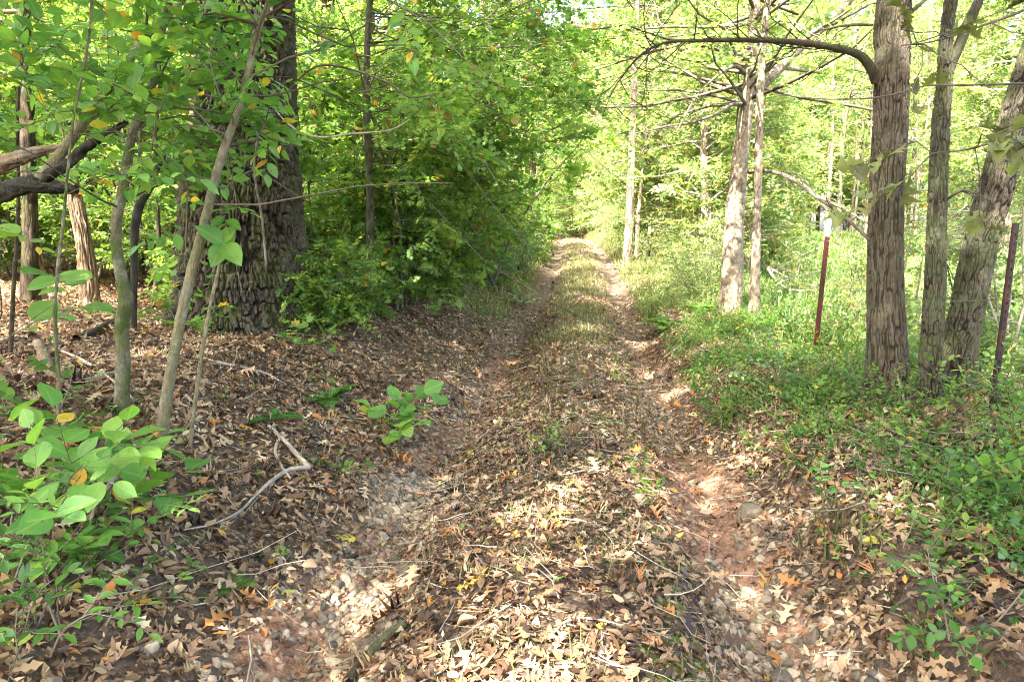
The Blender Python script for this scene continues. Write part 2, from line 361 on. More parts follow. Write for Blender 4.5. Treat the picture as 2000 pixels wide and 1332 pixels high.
def sheet(name, tt, label):
    Yg, Tg = np.meshgrid(ys, tt, indexing='ij'); X = XC(Yg) + Tg; Z = H(X, Yg)
    v = np.stack([X, Yg, Z], -1).reshape(-1, 3); n, m = Yg.shape
    i = np.arange(n - 1)[:, None] * m; j = np.arange(m - 1)[None]
    f = np.stack([i + j, i + j + 1, i + m + j + 1, i + m + j], -1).reshape(-1, 4)
    s = Soup(); s.add(v, [f], np.stack([clayf(Tg, Yg), mossf(X, Yg), meadowf(X, Yg)], -1).reshape(-1, 3))
    o = link(name, s.mesh(name, M['soil'])); tag(o, label, name.replace('_', ' '), kind='structure')
e = tp[np.searchsorted(tp, 1.25)]
sheet('dirt_track', np.concatenate([-tp[(tp <= e + 1e-6)][::-1], tp[1:][tp[1:] <= e + 1e-6]]), 'leaf-strewn two-rut dirt track running into the woods')
sheet('forest_floor', -tp[tp >= e - 1e-6][::-1], 'dark leafy forest floor rising left of the track')
sheet('meadow_ground', tp[tp >= e - 1e-6], 'ground of the right bank and grassy clearing')

def gnormal(X, Y):
    d = .05; hx = (H(X + d, Y) - H(X - d, Y)) / (2 * d); hy = (H(X, Y + d) - H(X, Y - d)) / (2 * d)
    return nrm(np.stack([-hx, -hy, np.ones_like(hx)], -1))

def wedge(n, y0, y1, margin=.15, pw=1.0):
    """random ground points inside the wedge the photo covers"""
    k = rng.random(n); Y = (y0 ** (1 + pw) + k * (y1 ** (1 + pw) - y0 ** (1 + pw))) ** (1 / (1 + pw))
    X = U(-1, 1, n) * (Y * (.78 + margin) + .3); return X, Y
# ------------------------------------------------------------------ leaf litter
def litter(n, y0, y1, proto, size, lift, dens):
    X, Y = wedge(n, y0, y1); t = X - XC(Y)
    m = rng.random(n) < dens(t, X, Y); X, Y = X[m], Y[m]; n = len(X)
    N = nrm(gnormal(X, Y) + rng.normal(0, .2, (n, 3)) * (1 + (rng.random((n, 1)) < .15))); a = U(0, 2 * pi, n)
    D = np.stack([np.cos(a), np.sin(a), rng.normal(0, .15, n)], -1); D = nrm(D - N * (D * N).sum(1, keepdims=True))
    P = np.stack([X, Y, H(X, Y) + U(.002, lift, n)], -1)
    q = np.clip(.02 + .84 * rng.beta(1.2, 1.5, n) + .55 * (fbm(X * 1.6 + 3, Y * 1.6, 3, 37) - .5), 0, .86); q = np.where(rng.random(n) < .05, U(.87, 1, n), q)
    return P, D, N, size * np.minimum(.45 + rng.gamma(3.2, .14, n), 1.4), q
def dl(t, X, Y):
    at_ = np.abs(t)
    r = np.exp(-((at_ - .9) / .26) ** 2)
    d = .95 - (1.05 - .5 * sstep((Y - 4.2) / 4)) * r * (.6 + .9 * (fbm(Y * .9 + 3, t * 1.3, 3, 31) - .2))
    d = d * (1 - .8 * meadowf(X, Y)); return np.clip(d - .3 * np.exp(-(t / .55) ** 2) * (Y > 3), .05, 1)
S = Soup()
for pr, n, sz, wd in ((OAK, 6500, .095, 1.0), (OVH, 25000, .056, .9), (OAK2, 15000, .068, .9)):
    P, D, N, sz, q = litter(n, 1.3, 6.2, pr, sz, .03, dl); k = len(P)
    scatter(S, pr, P, D, N, sz, wd * U(.5, 1.1, k), rng.normal(.05, .4, k), rng.normal(.2, 1.0, k), q)
for pr, n, sz, wd in ((OAK, 420, .125, 1.0), (OVR, 80, .075, .8)):
    P, D, N, sz, q = litter(n, 1.3, 7, pr, sz, .03, lambda t, X, Y: .8 + 0 * t); k = len(P); P[:, 2] += .015
    scatter(S, pr, P, D, N, sz, wd, rng.normal(.0, .3, k), rng.normal(.1, .5, k), np.where(rng.random(k) < .3, U(.87, .97, k), U(.45, .85, k)))
for pr, n, sz, wd in ((OAK2, 22000, .085, 1.0), (OVM, 60000, .062, .8)):
    P, D, N, sz, q = litter(n, 6.0, 15, pr, sz, .05, dl); k = len(P)
    scatter(S, pr, P, D, N, sz, wd * U(.5, 1.2, k), U(-.8, 1.1, k), U(-1.5, 2, k), q)
P, D, N, sz, q = litter(120000, 15, 60, OVM, .11, .06, dl); k = len(P)
scatter(S, OVL, P, D, N, sz, 1.1, U(-.6, .8, k), 0, q)
tag(link('leaf_litter', S.mesh('leaf_litter', M['litter'])), 'brown and tan fallen oak leaves covering banks and track', 'leaf litter', kind='stuff')
# broken leaf crumbs and needles between the whole leaves
S = Soup(); P, D, N, sz, q = litter(150000, 1.3, 10, OVL, .03, .03, lambda t, X, Y: .45 + .5 * np.exp(-(t / .7) ** 2)); k = len(P)
scatter(S, OVL, P, D, N, sz, U(.25, 1.3, k), U(-1, 1, k), 0, q * .8)
tag(link('leaf_fragments', S.mesh('leaf_fragments', M['litter'])), 'crumbled brown leaf fragments between the fallen leaves', 'leaf litter', kind='stuff')
# small dead twigs lying about
S = Soup(); n = 2600; X, Y = wedge(n, 1.3, 14, pw=.6); t = X - XC(Y)
a = U(0, 2 * pi, n); st = np.stack([X, Y, H(X, Y) + U(.01, .05, n)], -1)
bp = bpath(st, np.stack([np.cos(a), np.sin(a), rng.normal(0, .12, n)], -1), rng.gamma(2, .11, n) + .06, 5, .22, 0)
hz = H(bp[..., 0], bp[..., 1]); bp[..., 2] = hz + .012 + np.maximum(0, bp[..., 2] - hz) * .6
tubes(S, bp, U(.0015, .0045, n), .001, 4); tag(link('fallen_twigs', S.mesh('fallen_twigs', M['twig_pale'])), 'thin dry twigs strewn among the leaves', 'twigs', kind='stuff')

# ------------------------------------------------------------------ stones
def rock_verts(n, seed=0):
    import bmesh
    bm = bmesh.new(); bmesh.ops.create_icosphere(bm, subdivisions=n, radius=1); bm.verts.ensure_lookup_table()
    v = np.array([x.co[:] for x in bm.verts]); f = np.array([[q.index for q in x.verts] for x in bm.faces]); bm.free(); return v, f
rv, rf = rock_verts(2)
rp = []
for i in range(10):
    r_ = np.random.default_rng(50 + i); v = rv.copy()
    for _ in range(9):                                   # chop flat facets
        d = nrm(r_.normal(0, 1, 3)); c0 = r_.uniform(.55, .8); dd = v @ d; v = v - d * np.maximum(0, dd - c0)[:, None]
    v *= r_.uniform(.7, 1.15, 3) * [1.1, .85, .6]; q = Proto(); q.v = v * .5; q.f = [rf]; rp.append(q)
def stones(S, X, Y, size, sink=.3):
    n = len(X); pick = rng.integers(0, len(rp), n)
    for i in range(len(rp)):
        m = pick == i; k = m.sum()
        if not k: continue
        a = U(0, 2 * pi, k); N = nrm(gnormal(X[m], Y[m]) + rng.normal(0, .3, (k, 3))); D = nrm(np.cross(N, np.stack([np.cos(a), np.sin(a), 0 * a], -1)))
        P = np.stack([X[m], Y[m], H(X[m], Y[m]) + size[m] * (.3 - sink)], -1)
        D, B, N2 = frames(D, N); p = rp[i]
        W = P[:, None] + size[m][:, None, None] * (p.v[None, :, :1] * D[:, None] + p.v[None, :, 1:2] * B[:, None] + p.v[None, :, 2:] * N2[:, None])
        fs = (p.f[0][None] + (np.arange(k) * len(p.v))[:, None, None]).reshape(-1, 3)
        S.add(W.reshape(-1, 3), [fs], np.stack([np.repeat(rng.random(k), len(p.v))] * 3, 1))
S = Soup(); n = 23000; Y = 1.2 + 7 * rng.random(n) ** 1.3; sd_ = np.where(rng.random(n) < .5, -1, 1)
t = sd_ * .9 + rng.normal(0, .19, n); X = XC(Y) + t
dn = np.clip(fbm(Y * .7 + 2, t * 1.5 + 5, 3, 41) * 3.0 - .8, .05, 1) * np.where(Y > 4.5, .25, 1)
m = rng.random(n) < dn; stones(S, X[m], Y[m], .018 + rng.gamma(2.2, .0095, m.sum()), .24)
tag(link('gravel', S.mesh('gravel', M['stone'], False)), 'pale rounded gravel stones bedded in the clay wheel ruts', 'gravel', kind='stuff')
def rock(u, v, wpx, label, seed):
    g = G(u, v); s = wpx * pxm(g); S = Soup(); vv, ff = rock_verts(4)
    r_ = np.random.default_rng(seed)
    for _ in range(12):
        d = nrm(r_.normal(0, 1, 3)); c0 = r_.uniform(.6, .85); vv = vv - d * np.maximum(0, vv @ d - c0)[:, None]
    vv = vv * (1 + .06 * (fbm(vv[:, :1] * 3 + 9, vv[:, 1:2] * 3 + vv[:, 2:] * 2 + 5, 3, seed) - .5)) * [.6, .5, .38]
    S.add(vv * s, [ff], np.full((len(vv), 3), .25 + .1 * (seed % 3)))
    o = link('rock', S.mesh('rock', M['stone']), None, (g[0], g[1], g[2] + s * .1)); o.rotation_euler.z = seed; tag(o, label, 'rock')
rock(1462, 1012, 62, 'grey-brown rock at the outer edge of the right rut', 1)
rock(650, 1245, 34, 'pale rounded cobble in the left rut near the bottom edge', 4)
rock(1290, 735, 26, 'small pale stone in the right rut beside the moss', 3)

# ------------------------------------------------------------------ trunks with real bark relief
def catmull(P, n):
    P = np.asarray(P, float); Q = np.vstack([2 * P[0] - P[1], P, 2 * P[-1] - P[-2]]); out = []
    seg = len(P) - 1; tt = np.linspace(0, seg, n); i = np.minimum(tt.astype(int), seg - 1); f = (tt - i)[:, None]
    p0, p1, p2, p3 = Q[i], Q[i + 1], Q[i + 2], Q[i + 3]
    return .5 * ((2 * p1) + (-p0 + p2) * f + (2 * p0 - 5 * p1 + 4 * p2 - p3) * f ** 2 + (-p0 + 3 * p1 - 3 * p2 + p3) * f ** 3)
def limb(S, pts, rad, ring=24, step=.03, bark='fine', depth=.004, cell=.04, flare=0, zb=None, seed=0, cap=True):
    pts = np.asarray(pts, float); L = np.linalg.norm(np.diff(pts, axis=0), axis=1).sum(); m = max(6, int(L / step))
    PR = catmull(np.column_stack([pts, rad]), m); C, R = PR[:, :3], np.maximum(PR[:, 3], .0015)
    T = nrm(np.gradient(C, axis=0)); A = np.zeros_like(T); a = nrm(np.cross(T[0], [0.0, 1.0, .01])[None])[0]
    for i in range(m):
        a = a - T[i] * (a @ T[i]); a = a / np.linalg.norm(a); A[i] = a
    B = np.cross(T, A); th = np.arange(ring) * 2 * pi / ring; sarc = np.concatenate([[0], np.cumsum(np.linalg.norm(np.diff(C, axis=0), axis=1))])
    TH, SS = np.meshgrid(th / (2 * pi), sarc); circ = 2 * pi * max(rad[0] * .8, .02)
    nc = max(3, int(circ / cell))
    el_ = {'furrow': 8.0, 'rough': 5.2, 'craggy': 3.6}.get(bark, 4)
    wr = (vnoise(TH * max(3, nc // 3), SS / (cell * 3), max(3, nc // 3), seed + 1) - .5) * 1.1
    if bark in ('furrow', 'rough', 'craggy'):
        f = np.abs(vnoise(TH * nc + wr * .55, SS / (cell * el_), nc, seed) - .5) * 2
        f2 = np.abs(vnoise(TH * nc * 2 + wr * .8, SS / (cell * el_ * .6) + 7, nc * 2, seed + 2) - .5) * 2
        f3 = vnoise(TH * nc * 2, SS / (cell * 1.2), nc * 2, seed + 4)
        h = sstep(f / .34) * (.45 + .55 * sstep(f2 / .4)) * (.65 + .5 * f3); h = h + .22 * (vnoise(TH * nc * 4, SS / (cell * .6), nc * 4, seed + 3) - .5)
    elif bark == 'plate':
        f = np.abs(vnoise(TH * nc + wr, SS / (cell * 1.5), nc, seed) - .5) * 2
        f2 = vnoise(TH * nc * 2 + wr, SS / (cell * .6), nc * 2, seed + 2)
        h = sstep(f / .35) * .6 + .4 * f2
    else:
        h = .6 * vnoise(TH * nc + wr, SS / (cell * 1.6), nc, seed) + .4 * vnoise(TH * nc * 3, SS / (cell * .5), nc * 3, seed + 2)
    lump = (vnoise(TH * 3, SS / .5, 3, seed + 5) - .5) * .14
    rr = R[:, None] * (1 + lump) + (h - .6) * depth
    if flare:
        dz = np.maximum(C[:, 2] - (zb if zb is not None else pts[0, 2]), 0)[:, None]
        rr = rr * (1 + flare * np.exp(-dz / (R[0] * 1.1)) * (.55 + .45 * np.cos(5 * TH * 2 * pi + seed) + .3 * np.cos(3 * TH * 2 * pi + 1)))
    W = C[:, None] + rr[..., None] * (np.cos(th)[None, :, None] * A[:, None] + np.sin(th)[None, :, None] * B[:, None])
    i = np.arange(m - 1)[:, None] * ring; j = np.arange(ring)[None]; j2 = (j + 1) % ring
    f = np.stack([i + j, i + j2, i + ring + j2, i + ring + j], -1).reshape(-1, 4)
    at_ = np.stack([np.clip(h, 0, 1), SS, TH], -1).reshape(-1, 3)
    S.add(W.reshape(-1, 3), [f], at_)
    if cap: S.add(W[-1], [np.arange(ring)[None]], at_[-ring:])
    return C, R
def pxpath(pp, Y0=None, dY=None):
    """photo pixel stations (u, v, width) on a vertical plane through the base, widths into radii"""
    g = G(pp[0][0], pp[0][1]) if Y0 is None else P3(pp[0][0], pp[0][1], Y0)
    P = [g]; R = []
    for i, (u, v, wp) in enumerate(pp):
        y = g[1] + (dY[i] if dY else 0); q = P3(u, v, y) if i or Y0 is not None else g
        if i: P.append(q)
        R.append(wp * .5 * pxm(q))
    if Y0 is not None: P[0][2] = H(P[0][0], P[0][1])
    return np.array(P), np.array(R)
def extend(P, R, htop, lean=(0, 0), taper=.35):
    d = nrm((P[-1] - P[-2])[None])[0]; d = nrm((d * .5 + np.array([lean[0], lean[1], 1.0]))[None])[0]
    L = htop - P[-1][2]; q = [P[-1] + d * L * k / 4 + np.array([.12 * sin(k * 2.1), .12 * cos(k * 1.7), 0]) for k in (1, 2, 3, 4)]
    return np.vstack([P, q]), np.concatenate([R, R[-1] * np.linspace(1, taper, 5)[1:]])
def sinkbase(P, R, k=.15):
    b = P[0] - nrm((P[1] - P[0])[None])[0] * k; return np.vstack([b, P]), np.concatenate([[R[0]], R])

# ---- view filters that keep foliage out of the open corridor of the track
def clear_track(P):
    t = P[:, 0] - XC(P[:, 1]); return ~((np.abs(t) < 1.5) & (P[:, 2] - H(P[:, 0], P[:, 1]) < 2.4)) & (np.linalg.norm(P - CAM, axis=1) > 1.7)
def view_keep(fn):
    def k(P):
        u, v, d = proj(P); ok = clear_track(P); vis = (d > .3) & (u > -60) & (u < 2060) & (v > -60) & (v < 1400)
        return ok & (~vis | fn(u, v, d))
    return k
# lit patches on the ground: where the canopy leaves the sun through (ground coordinates)
LIT = []
for u, v, r in ((1060, 1005, .22), (1030, 1260, .30), (960, 1330, .2), (1170, 1210, .18), (1180, 1100, .14), (1440, 1180, .2), (1530, 1280, .2), (1250, 1290, .15), (850, 1030, .14), (760, 1000, .1), (1330, 1040, .12), (1400, 985, .16), (1395, 880, .2),
                (640, 1040, .10), (1140, 590, .9), (1120, 510, 1.5), (1320, 770, .3), (1180, 800, .18), (1010, 560, .6), (1130, 475, 3), (880, 830, .15), (1230, 520, 1.0), (1130, 930, .14)):
    g = G(u, v); LIT.append((g[0], g[1], r))
def shade_keep(P, lim=.5):
    """False where a leaf up here would shade one of the sunny patches"""
    gx = P[:, 0] - SUN[0] / SUN[2] * P[:, 2]; gy = P[:, 1] - SUN[1] / SUN[2] * P[:, 2]
    ok = np.ones(len(P), bool)
    for x, y, r in LIT:
        ok &= ((gx - x) ** 2 + ((gy - y)) ** 2 * .8) > (r * (1 + .5 * (fbm(gx * 3, gy * 3, 2, 8) - .5))) ** 2
    ok &= ~((fbm(gx * 2.6 + 7, gy * 2.0, 2, 33) > .64) & (gx > -4.5) & (gx < 1.6 + .12 * gy) & (gy < 11))
    # sunlit pale trunk, clearing
    t = gx - XC(gy)
    ok &= ~((t > 3.6) & (gy > 9.5))
    ok &= ~((t < -1.3) & (t > -7) & (gy > 8.5) & (rng.random(len(P)) < .9))
    ok &= ~((gy > 13) & (np.abs(t) < 4) & (fbm(gx * .5, gy * .35, 2, 14) > .47))
    ok &= ~((t < -5) & (gy > 3) & (rng.random(len(P)) < .45))
    ok &= ~((t < -1.3) & (t > -9) & (gy > 8) & (fbm(gx * .9, gy * .7, 2, 44) > .5))
    gz = (P[:, 2] - 2.4); hx = P[:, 0] - SUN[0] / SUN[2] * gz; hy = P[:, 1] - SUN[1] / SUN[2] * gz
    ok &= ((hx - PALE[0]) ** 2 + (hy - PALE[1]) ** 2) > 1.1
    return ok
PALE = G(1425, 612)

def add_tree(name, label, cat, pp, barkm, bark, depth, cell, ring, step, top, lean=(0, 0), flare=.25, seed=0, Y0=None, dY=None, group=None, taper=.35, trunk_name='trunk', cap=True):
    P, R = pxpath(pp, Y0, dY); g = P[0].copy()
    if top: P, R = extend(P, R, top, lean, taper)
    P, R = sinkbase(P, R)
    e = empty(name, g, label, cat, group); S = Soup()
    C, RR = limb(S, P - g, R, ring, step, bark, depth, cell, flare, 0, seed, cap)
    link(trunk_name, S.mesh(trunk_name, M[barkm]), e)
    return e, g, C + g, RR
def crown(e, g, C, RR, z0, nb, bl, nsub, sl, k, ls, proto, lm, keep=None, el=(.0, .6), cname='crown', r=.02, **kw):
    """branches and foliage on a trunk centreline"""
    W, Lf = Soup(), Soup(); ok = np.where(C[:, 2] > z0)[0]; i = ok[(rng.random(nb) ** 1.0 * len(ok)).astype(int)]
    a = U(0, 2 * pi, nb); e_ = U(el[0], el[1], nb); D = np.stack([np.cos(a) * np.cos(e_), np.sin(a) * np.cos(e_), np.sin(e_)], -1)
    rel = (C[i, 2] - z0) / max(.5, C[-1, 2] - z0); L = bl * (1.05 - .55 * rel) * U(.6, 1.15, nb)
    leafy(W, Lf, C[i] - g, D, L, np.minimum(RR[i] * .6, r), nsub, sl, k, ls, proto, keep=(lambda P: keep(P + g)) if keep else None, **kw)
    link('branches', W.mesh('branches', M['twig']), e); link(cname, Lf.mesh(cname, M[lm]), e)

# ================================================================== THE NAMED TREES
# big oak on the left bank
e, g, C, R = add_tree('oak_tree', 'huge old tree with deeply furrowed dark bark and mossy base on the left bank', 'tree',
    [(478, 632, 285), (474, 560, 252), (470, 450, 226), (473, 300, 202), (478, 150, 184), (478, 0, 174)], 'bark_oak', 'craggy', .055, .034, 760, .010, 13, flare=.04, seed=2)
OAKG = g
crown(e, g, C, R, 5.5, 42, 5.5, 16, .6, 9, .13, OVM, 'leaf_mid', keep=lambda P: shade_keep(P) & (P[:, 2] > 5.6), r=.09, el=(-.1, .6))
# vines climbing on it
for k, (us, wv) in enumerate((([(520, 520), (512, 430), (497, 330), (505, 240), (488, 140), (500, 20)], 5), ([(412, 520), (405, 420), (385, 350), (400, 250), (425, 130), (430, 10)], 4), ([(470, 560), (455, 470), (462, 400), (448, 330)], 3))):
    S = Soup(); Yv = OAKG[1] - .62 + .02 * k; P = np.array([P3(u, v, Yv + abs(u - 475) * .0016 + (.03 if v < 300 else -.08 if v > 500 else 0)) for u, v in us]); limb(S, P, [wv * .5 * pxm(P[0])] * len(P), 8, .02, 'fine', .002, .02)
    tag(link('climbing_vine', S.mesh('climbing_vine', M['twig'])), ['longest bare vine winding up the right half of the huge trunk', 'thin bare vine up the left edge of the huge trunk', 'short thin vine on the lower middle of the huge trunk'][k], 'vine')

# right foreground tree with the arching branch
e, g, C, R = add_tree('hardwood_tree', 'straight ridged-bark tree on the right bank with a long arching branch', 'tree',
    [(1730, 782, 82), (1731, 700, 74), (1730, 560, 64), (1729, 400, 62), (1738, 230, 62), (1743, 100, 62), (1746, 0, 60)], 'bark_right', 'furrow', .010, .016, 360, .008, 11, flare=.32, seed=5)
TR = g; Y0 = g[1]
def sidebranch(e, g, pp, Yd, m='twig', name='branch', twigs=0, tl=.5, seed=0, depth=.002):
    P = np.array([P3(u, v, y) for (u, v, w_), y in zip(pp, Yd)]); Rr = np.array([w_ * .5 * pxm(q) for (u, v, w_), q in zip(pp, P)])
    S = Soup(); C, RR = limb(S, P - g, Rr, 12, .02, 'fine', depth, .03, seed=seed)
    if twigs:
        i = rng.integers(len(C) // 5, len(C), twigs); T = nrm(np.gradient(C, axis=0))[i]; Rn = nrm(rng.normal(0, 1, (twigs, 3)))
        bp = bpath(C[i], T * .8 + Rn * .9, tl * U(.4, 1.2, twigs), 6, .22, -.03); tubes(S, bp, np.minimum(RR[i] * .6, .005), .0012, 4)
        j = rng.integers(0, twigs, twigs * 2); p2, t2 = at(bp, j, U(.3, .95, twigs * 2))
        bp2 = bpath(p2, t2 + rng.normal(0, .7, (twigs * 2, 3)), tl * .4 * U(.4, 1.2, twigs * 2), 4, .25, -.03); tubes(S, bp2, .0022, .001, 3)
    link(name, S.mesh(name, M[m]), e); return C + g
BR = sidebranch(e, g, [(1712, 160, 22), (1700, 133, 19), (1675, 107, 16), (1620, 92, 14), (1540, 82, 12), (1450, 79, 10), (1370, 80, 8), (1300, 84, 6), (1250, 110, 4.5), (1215, 150, 3.5), (1190, 190, 2)], Y0 + np.array([0, -.02, -.05, -.1, -.15, -.2, -.25, -.3, -.4, -.45, -.5]), 'bark_dark', twigs=34, tl=.55, depth=.007)
sidebranch(e, g, [(1700, 470, 7), (1650, 425, 6), (1600, 390, 5), (1560, 360, 4), (1520, 340, 3)], Y0 + np.array([0, .3, .5, .7, .9]), 'twig', twigs=14, tl=.35)
sidebranch(e, g, [(1755, 40, 10), (1790, 15, 8), (1830, -20, 6)], Y0 + np.array([0, 0, .1]), 'bark_grey')
sidebranch(e, g, [(1705, 50, 6), (1660, 50, 5), (1600, 60, 3)], Y0 + np.array([0, .1, .3]), 'twig', twigs=4)
crown(e, g, C, R, 5.6, 26, 3.4, 14, .5, 8, .12, OVM, 'leaf_mid', keep=lambda P: shade_keep(P) & (P[:, 2] > 5.2), r=.05)
# forked neighbour
e, g, C, R = add_tree('forked_tree', 'slimmer grey tree forking high up, just right of the ridged-bark tree', 'tree',
    [(1812, 795, 46), (1818, 700, 40), (1826, 560, 36), (1830, 420, 34), (1836, 260, 30), (1845, 150, 27), (1857, 0, 22)], 'bark_grey', 'rough', .011, .015, 260, .008, 10, flare=.35, seed=9)
sidebranch(e, g, [(1846, 150, 22), (1868, 100, 20), (1890, 50, 19), (1914, -5, 18), (1950, -110, 14), (1990, -300, 8)], [g[1]] * 6, 'bark_grey', depth=.008)
sidebranch(e, g, [(1842, 395, 6), (1870, 376, 6), (1890, 373, 5), (1905, 378, 4), (1915, 365, 3)], g[1] + np.array([0, -.1, -.2, -.3, -.3]), 'twig', twigs=7, tl=.25)
crown(e, g, C, R, 5.4, 16, 2.6, 10, .5, 8, .1, OVM, 'leaf_mid', keep=lambda P: shade_keep(P) & (P[:, 2] > 5.0), r=.03)
# leaning neighbour
e, g, C, R = add_tree('leaning_tree', 'thick rough-barked tree leaning to the right behind the fence line', 'tree',
    [(1856, 765, 74), (1868, 690, 62), (1890, 600, 57), (1914, 480, 57), (1944, 370, 58), (1980, 250, 55), (2018, 120, 52), (2060, 0, 50)], 'bark_grey', 'rough', .015, .018, 320, .009, 9, lean=(.25, .1), flare=.3, seed=12)
crown(e, g, C, R, 5.0, 18, 3, 12, .5, 8, .11, OVM, 'leaf_mid', keep=lambda P: shade_keep(P) & (P[:, 2] > 4.6), r=.04)
# pale sunlit tree and its thin companion
e, g, C, R = add_tree('pale_tree', 'pale sunlit tree with smooth bark on the right bank beyond the track bend', 'tree',
    [(1426, 614, 46), (1429, 560, 40), (1434, 450, 37), (1438, 380, 34), (1446, 300, 30), (1456, 230, 26), (1462, 170, 22), (1470, 80, 19), (1476, 0, 18)], 'bark_pale', 'plate', .008, .05, 90, .02, 12, flare=.25, seed=15)
sidebranch(e, g, [(1462, 195, 17), (1490, 165, 20), (1525, 130, 21), (1560, 95, 20), (1600, 60, 18), (1650, 10, 15), (1720, -60, 12)], g[1] + np.array([0, .1, .2, .3, .4, .5, .6]), 'bark_pale', depth=.006)
sidebranch(e, g, [(1455, 145, 9), (1435, 130, 7), (1400, 150, 5), (1360, 190, 4), (1320, 260, 3)], g[1] - np.array([0, .3, .6, .9, 1.2]), 'twig', twigs=12, tl=.7)
sidebranch(e, g, [(1450, 205, 9), (1430, 205, 7), (1395, 225, 6), (1350, 240, 5), (1300, 248, 4), (1240, 262, 2.5)], g[1] - np.array([0, .3, .6, .9, 1.2, 1.4]), 'twig', twigs=12, tl=.7)
sidebranch(e, g, [(1462, 335, 8), (1500, 335, 7), (1550, 350, 6), (1600, 385, 5), (1650, 410, 4), (1700, 440, 3)], g[1] - np.array([0, .4, .8, 1.3, 1.8, 2.2]), 'twig', twigs=16, tl=.8)
TOPR = view_keep(lambda u, v, d: ~((u > 1385) & (u < 1500) & (v > 130)) & ~((u > 1690) & (u < 1790) & (d < 14)))
crown(e, g, C, R, 3.4, 60, 3.6, 12, .5, 9, .10, MAP, 'leaf_far', keep=lambda P: TOPR(P) & ((P[:, 2] > 2.6)), r=.03, el=(-.35, .5))
e, g, C, R = add_tree('slender_tree', 'slender pale tree close beside the pale sunlit tree', 'tree',
    [(1472, 622, 24), (1474, 560, 19), (1477, 470, 16), (1480, 380, 15), (1482, 290, 15), (1484, 200, 14), (1490, 100, 13), (1500, 0, 12)], 'bark_pale', 'plate', .006, .05, 60, .02, 9, flare=.3, seed=18)
crown(e, g, C, R, 4.0, 20, 2.0, 9, .4, 8, .09, OVM, 'leaf_far', keep=TOPR, r=.015)
# mid-distance trunks of either side:  label, stations, bark
MIDS = [
 ('tall narrow dark trunk at the far left edge of the woods', 'tall_tree', [(60, 612, 34), (58, 560, 30), (58, 420, 26), (54, 250, 24), (48, 100, 22), (46, 0, 22)], 'bark_dark', 8.5, 11, 'leaf_mid'),
 ('dark trunk standing right behind the huge furrowed trunk', 'tall_tree', [(655, 585, 36), (652, 480, 32), (650, 350, 30), (645, 200, 27), (640, 60, 25)], 'bark_dark', 10.5, 12, 'leaf_mid'),
 ('greyish trunk in the left woods between two darker trunks', 'tall_tree', [(700, 560, 40), (694, 450, 34), (690, 300, 30), (700, 150, 28), (705, 20, 26)], 'bark_grey', 12, 13, 'leaf_mid'),
 ('reddish-brown trunk in the left woods behind the bushes', 'tall_tree', [(730, 550, 36), (727, 450, 30), (724, 300, 28), (722, 150, 26), (720, 10, 24)], 'bark_dark', 13, 13, 'leaf_mid'),
 ('slim dark trunk among the bushes midway up the left side of the track', 'tall_tree', [(868, 515, 22), (870, 450, 19), (872, 380, 18), (876, 250, 16), (880, 100, 15)], 'bark_dark', 18, 12, 'leaf_mid'),
 ('slim trunk beside the deepest left bushes', 'tall_tree', [(935, 500, 22), (930, 430, 19), (932, 320, 17), (935, 200, 16), (940, 60, 15)], 'bark_dark', 20, 12, 'leaf_mid'),
 ('thick dark trunk at the left edge of the track where it fades into the woods', 'tall_tree', [(1046, 480, 36), (1044, 440, 28), (1040, 380, 24), (1034, 300, 22), (1030, 150, 20)], 'bark_dark', 24, 13, 'leaf_mid'),
 ('pale trunk right of the far end of the track', 'tall_tree', [(1226, 492, 20), (1229, 440, 17), (1232, 370, 15), (1236, 250, 13), (1240, 120, 11), (1246, 0, 9)], 'bark_pale', 21, 13, 'leaf_far'),
 ('thin pale trunk leaning beside the pale trunk near the far track', 'tall_tree', [(1244, 490, 9), (1246, 430, 8), (1253, 360, 7), (1262, 280, 6), (1268, 200, 5)], 'bark_pale', 22, 9, 'leaf_far'),
]
for i, (lab, nm, pp, bm_, Yb, top, lm) in enumerate(MIDS):
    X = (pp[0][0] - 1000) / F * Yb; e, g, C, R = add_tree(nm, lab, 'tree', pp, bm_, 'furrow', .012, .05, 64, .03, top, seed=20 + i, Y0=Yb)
    # sit the base on the ground
    kp = view_keep(lambda u, v, d: (v < 330) | (rng.random(len(u)) < .25))
    crown(e, g, C, R, g[2] + 3.2, 34, 3.2, 11, .5, 9, .11, OVM, lm, keep=lambda P: kp(P) & (shade_keep(P) | (P[:, 1] > 26)), r=.03, el=(-.2, .5))

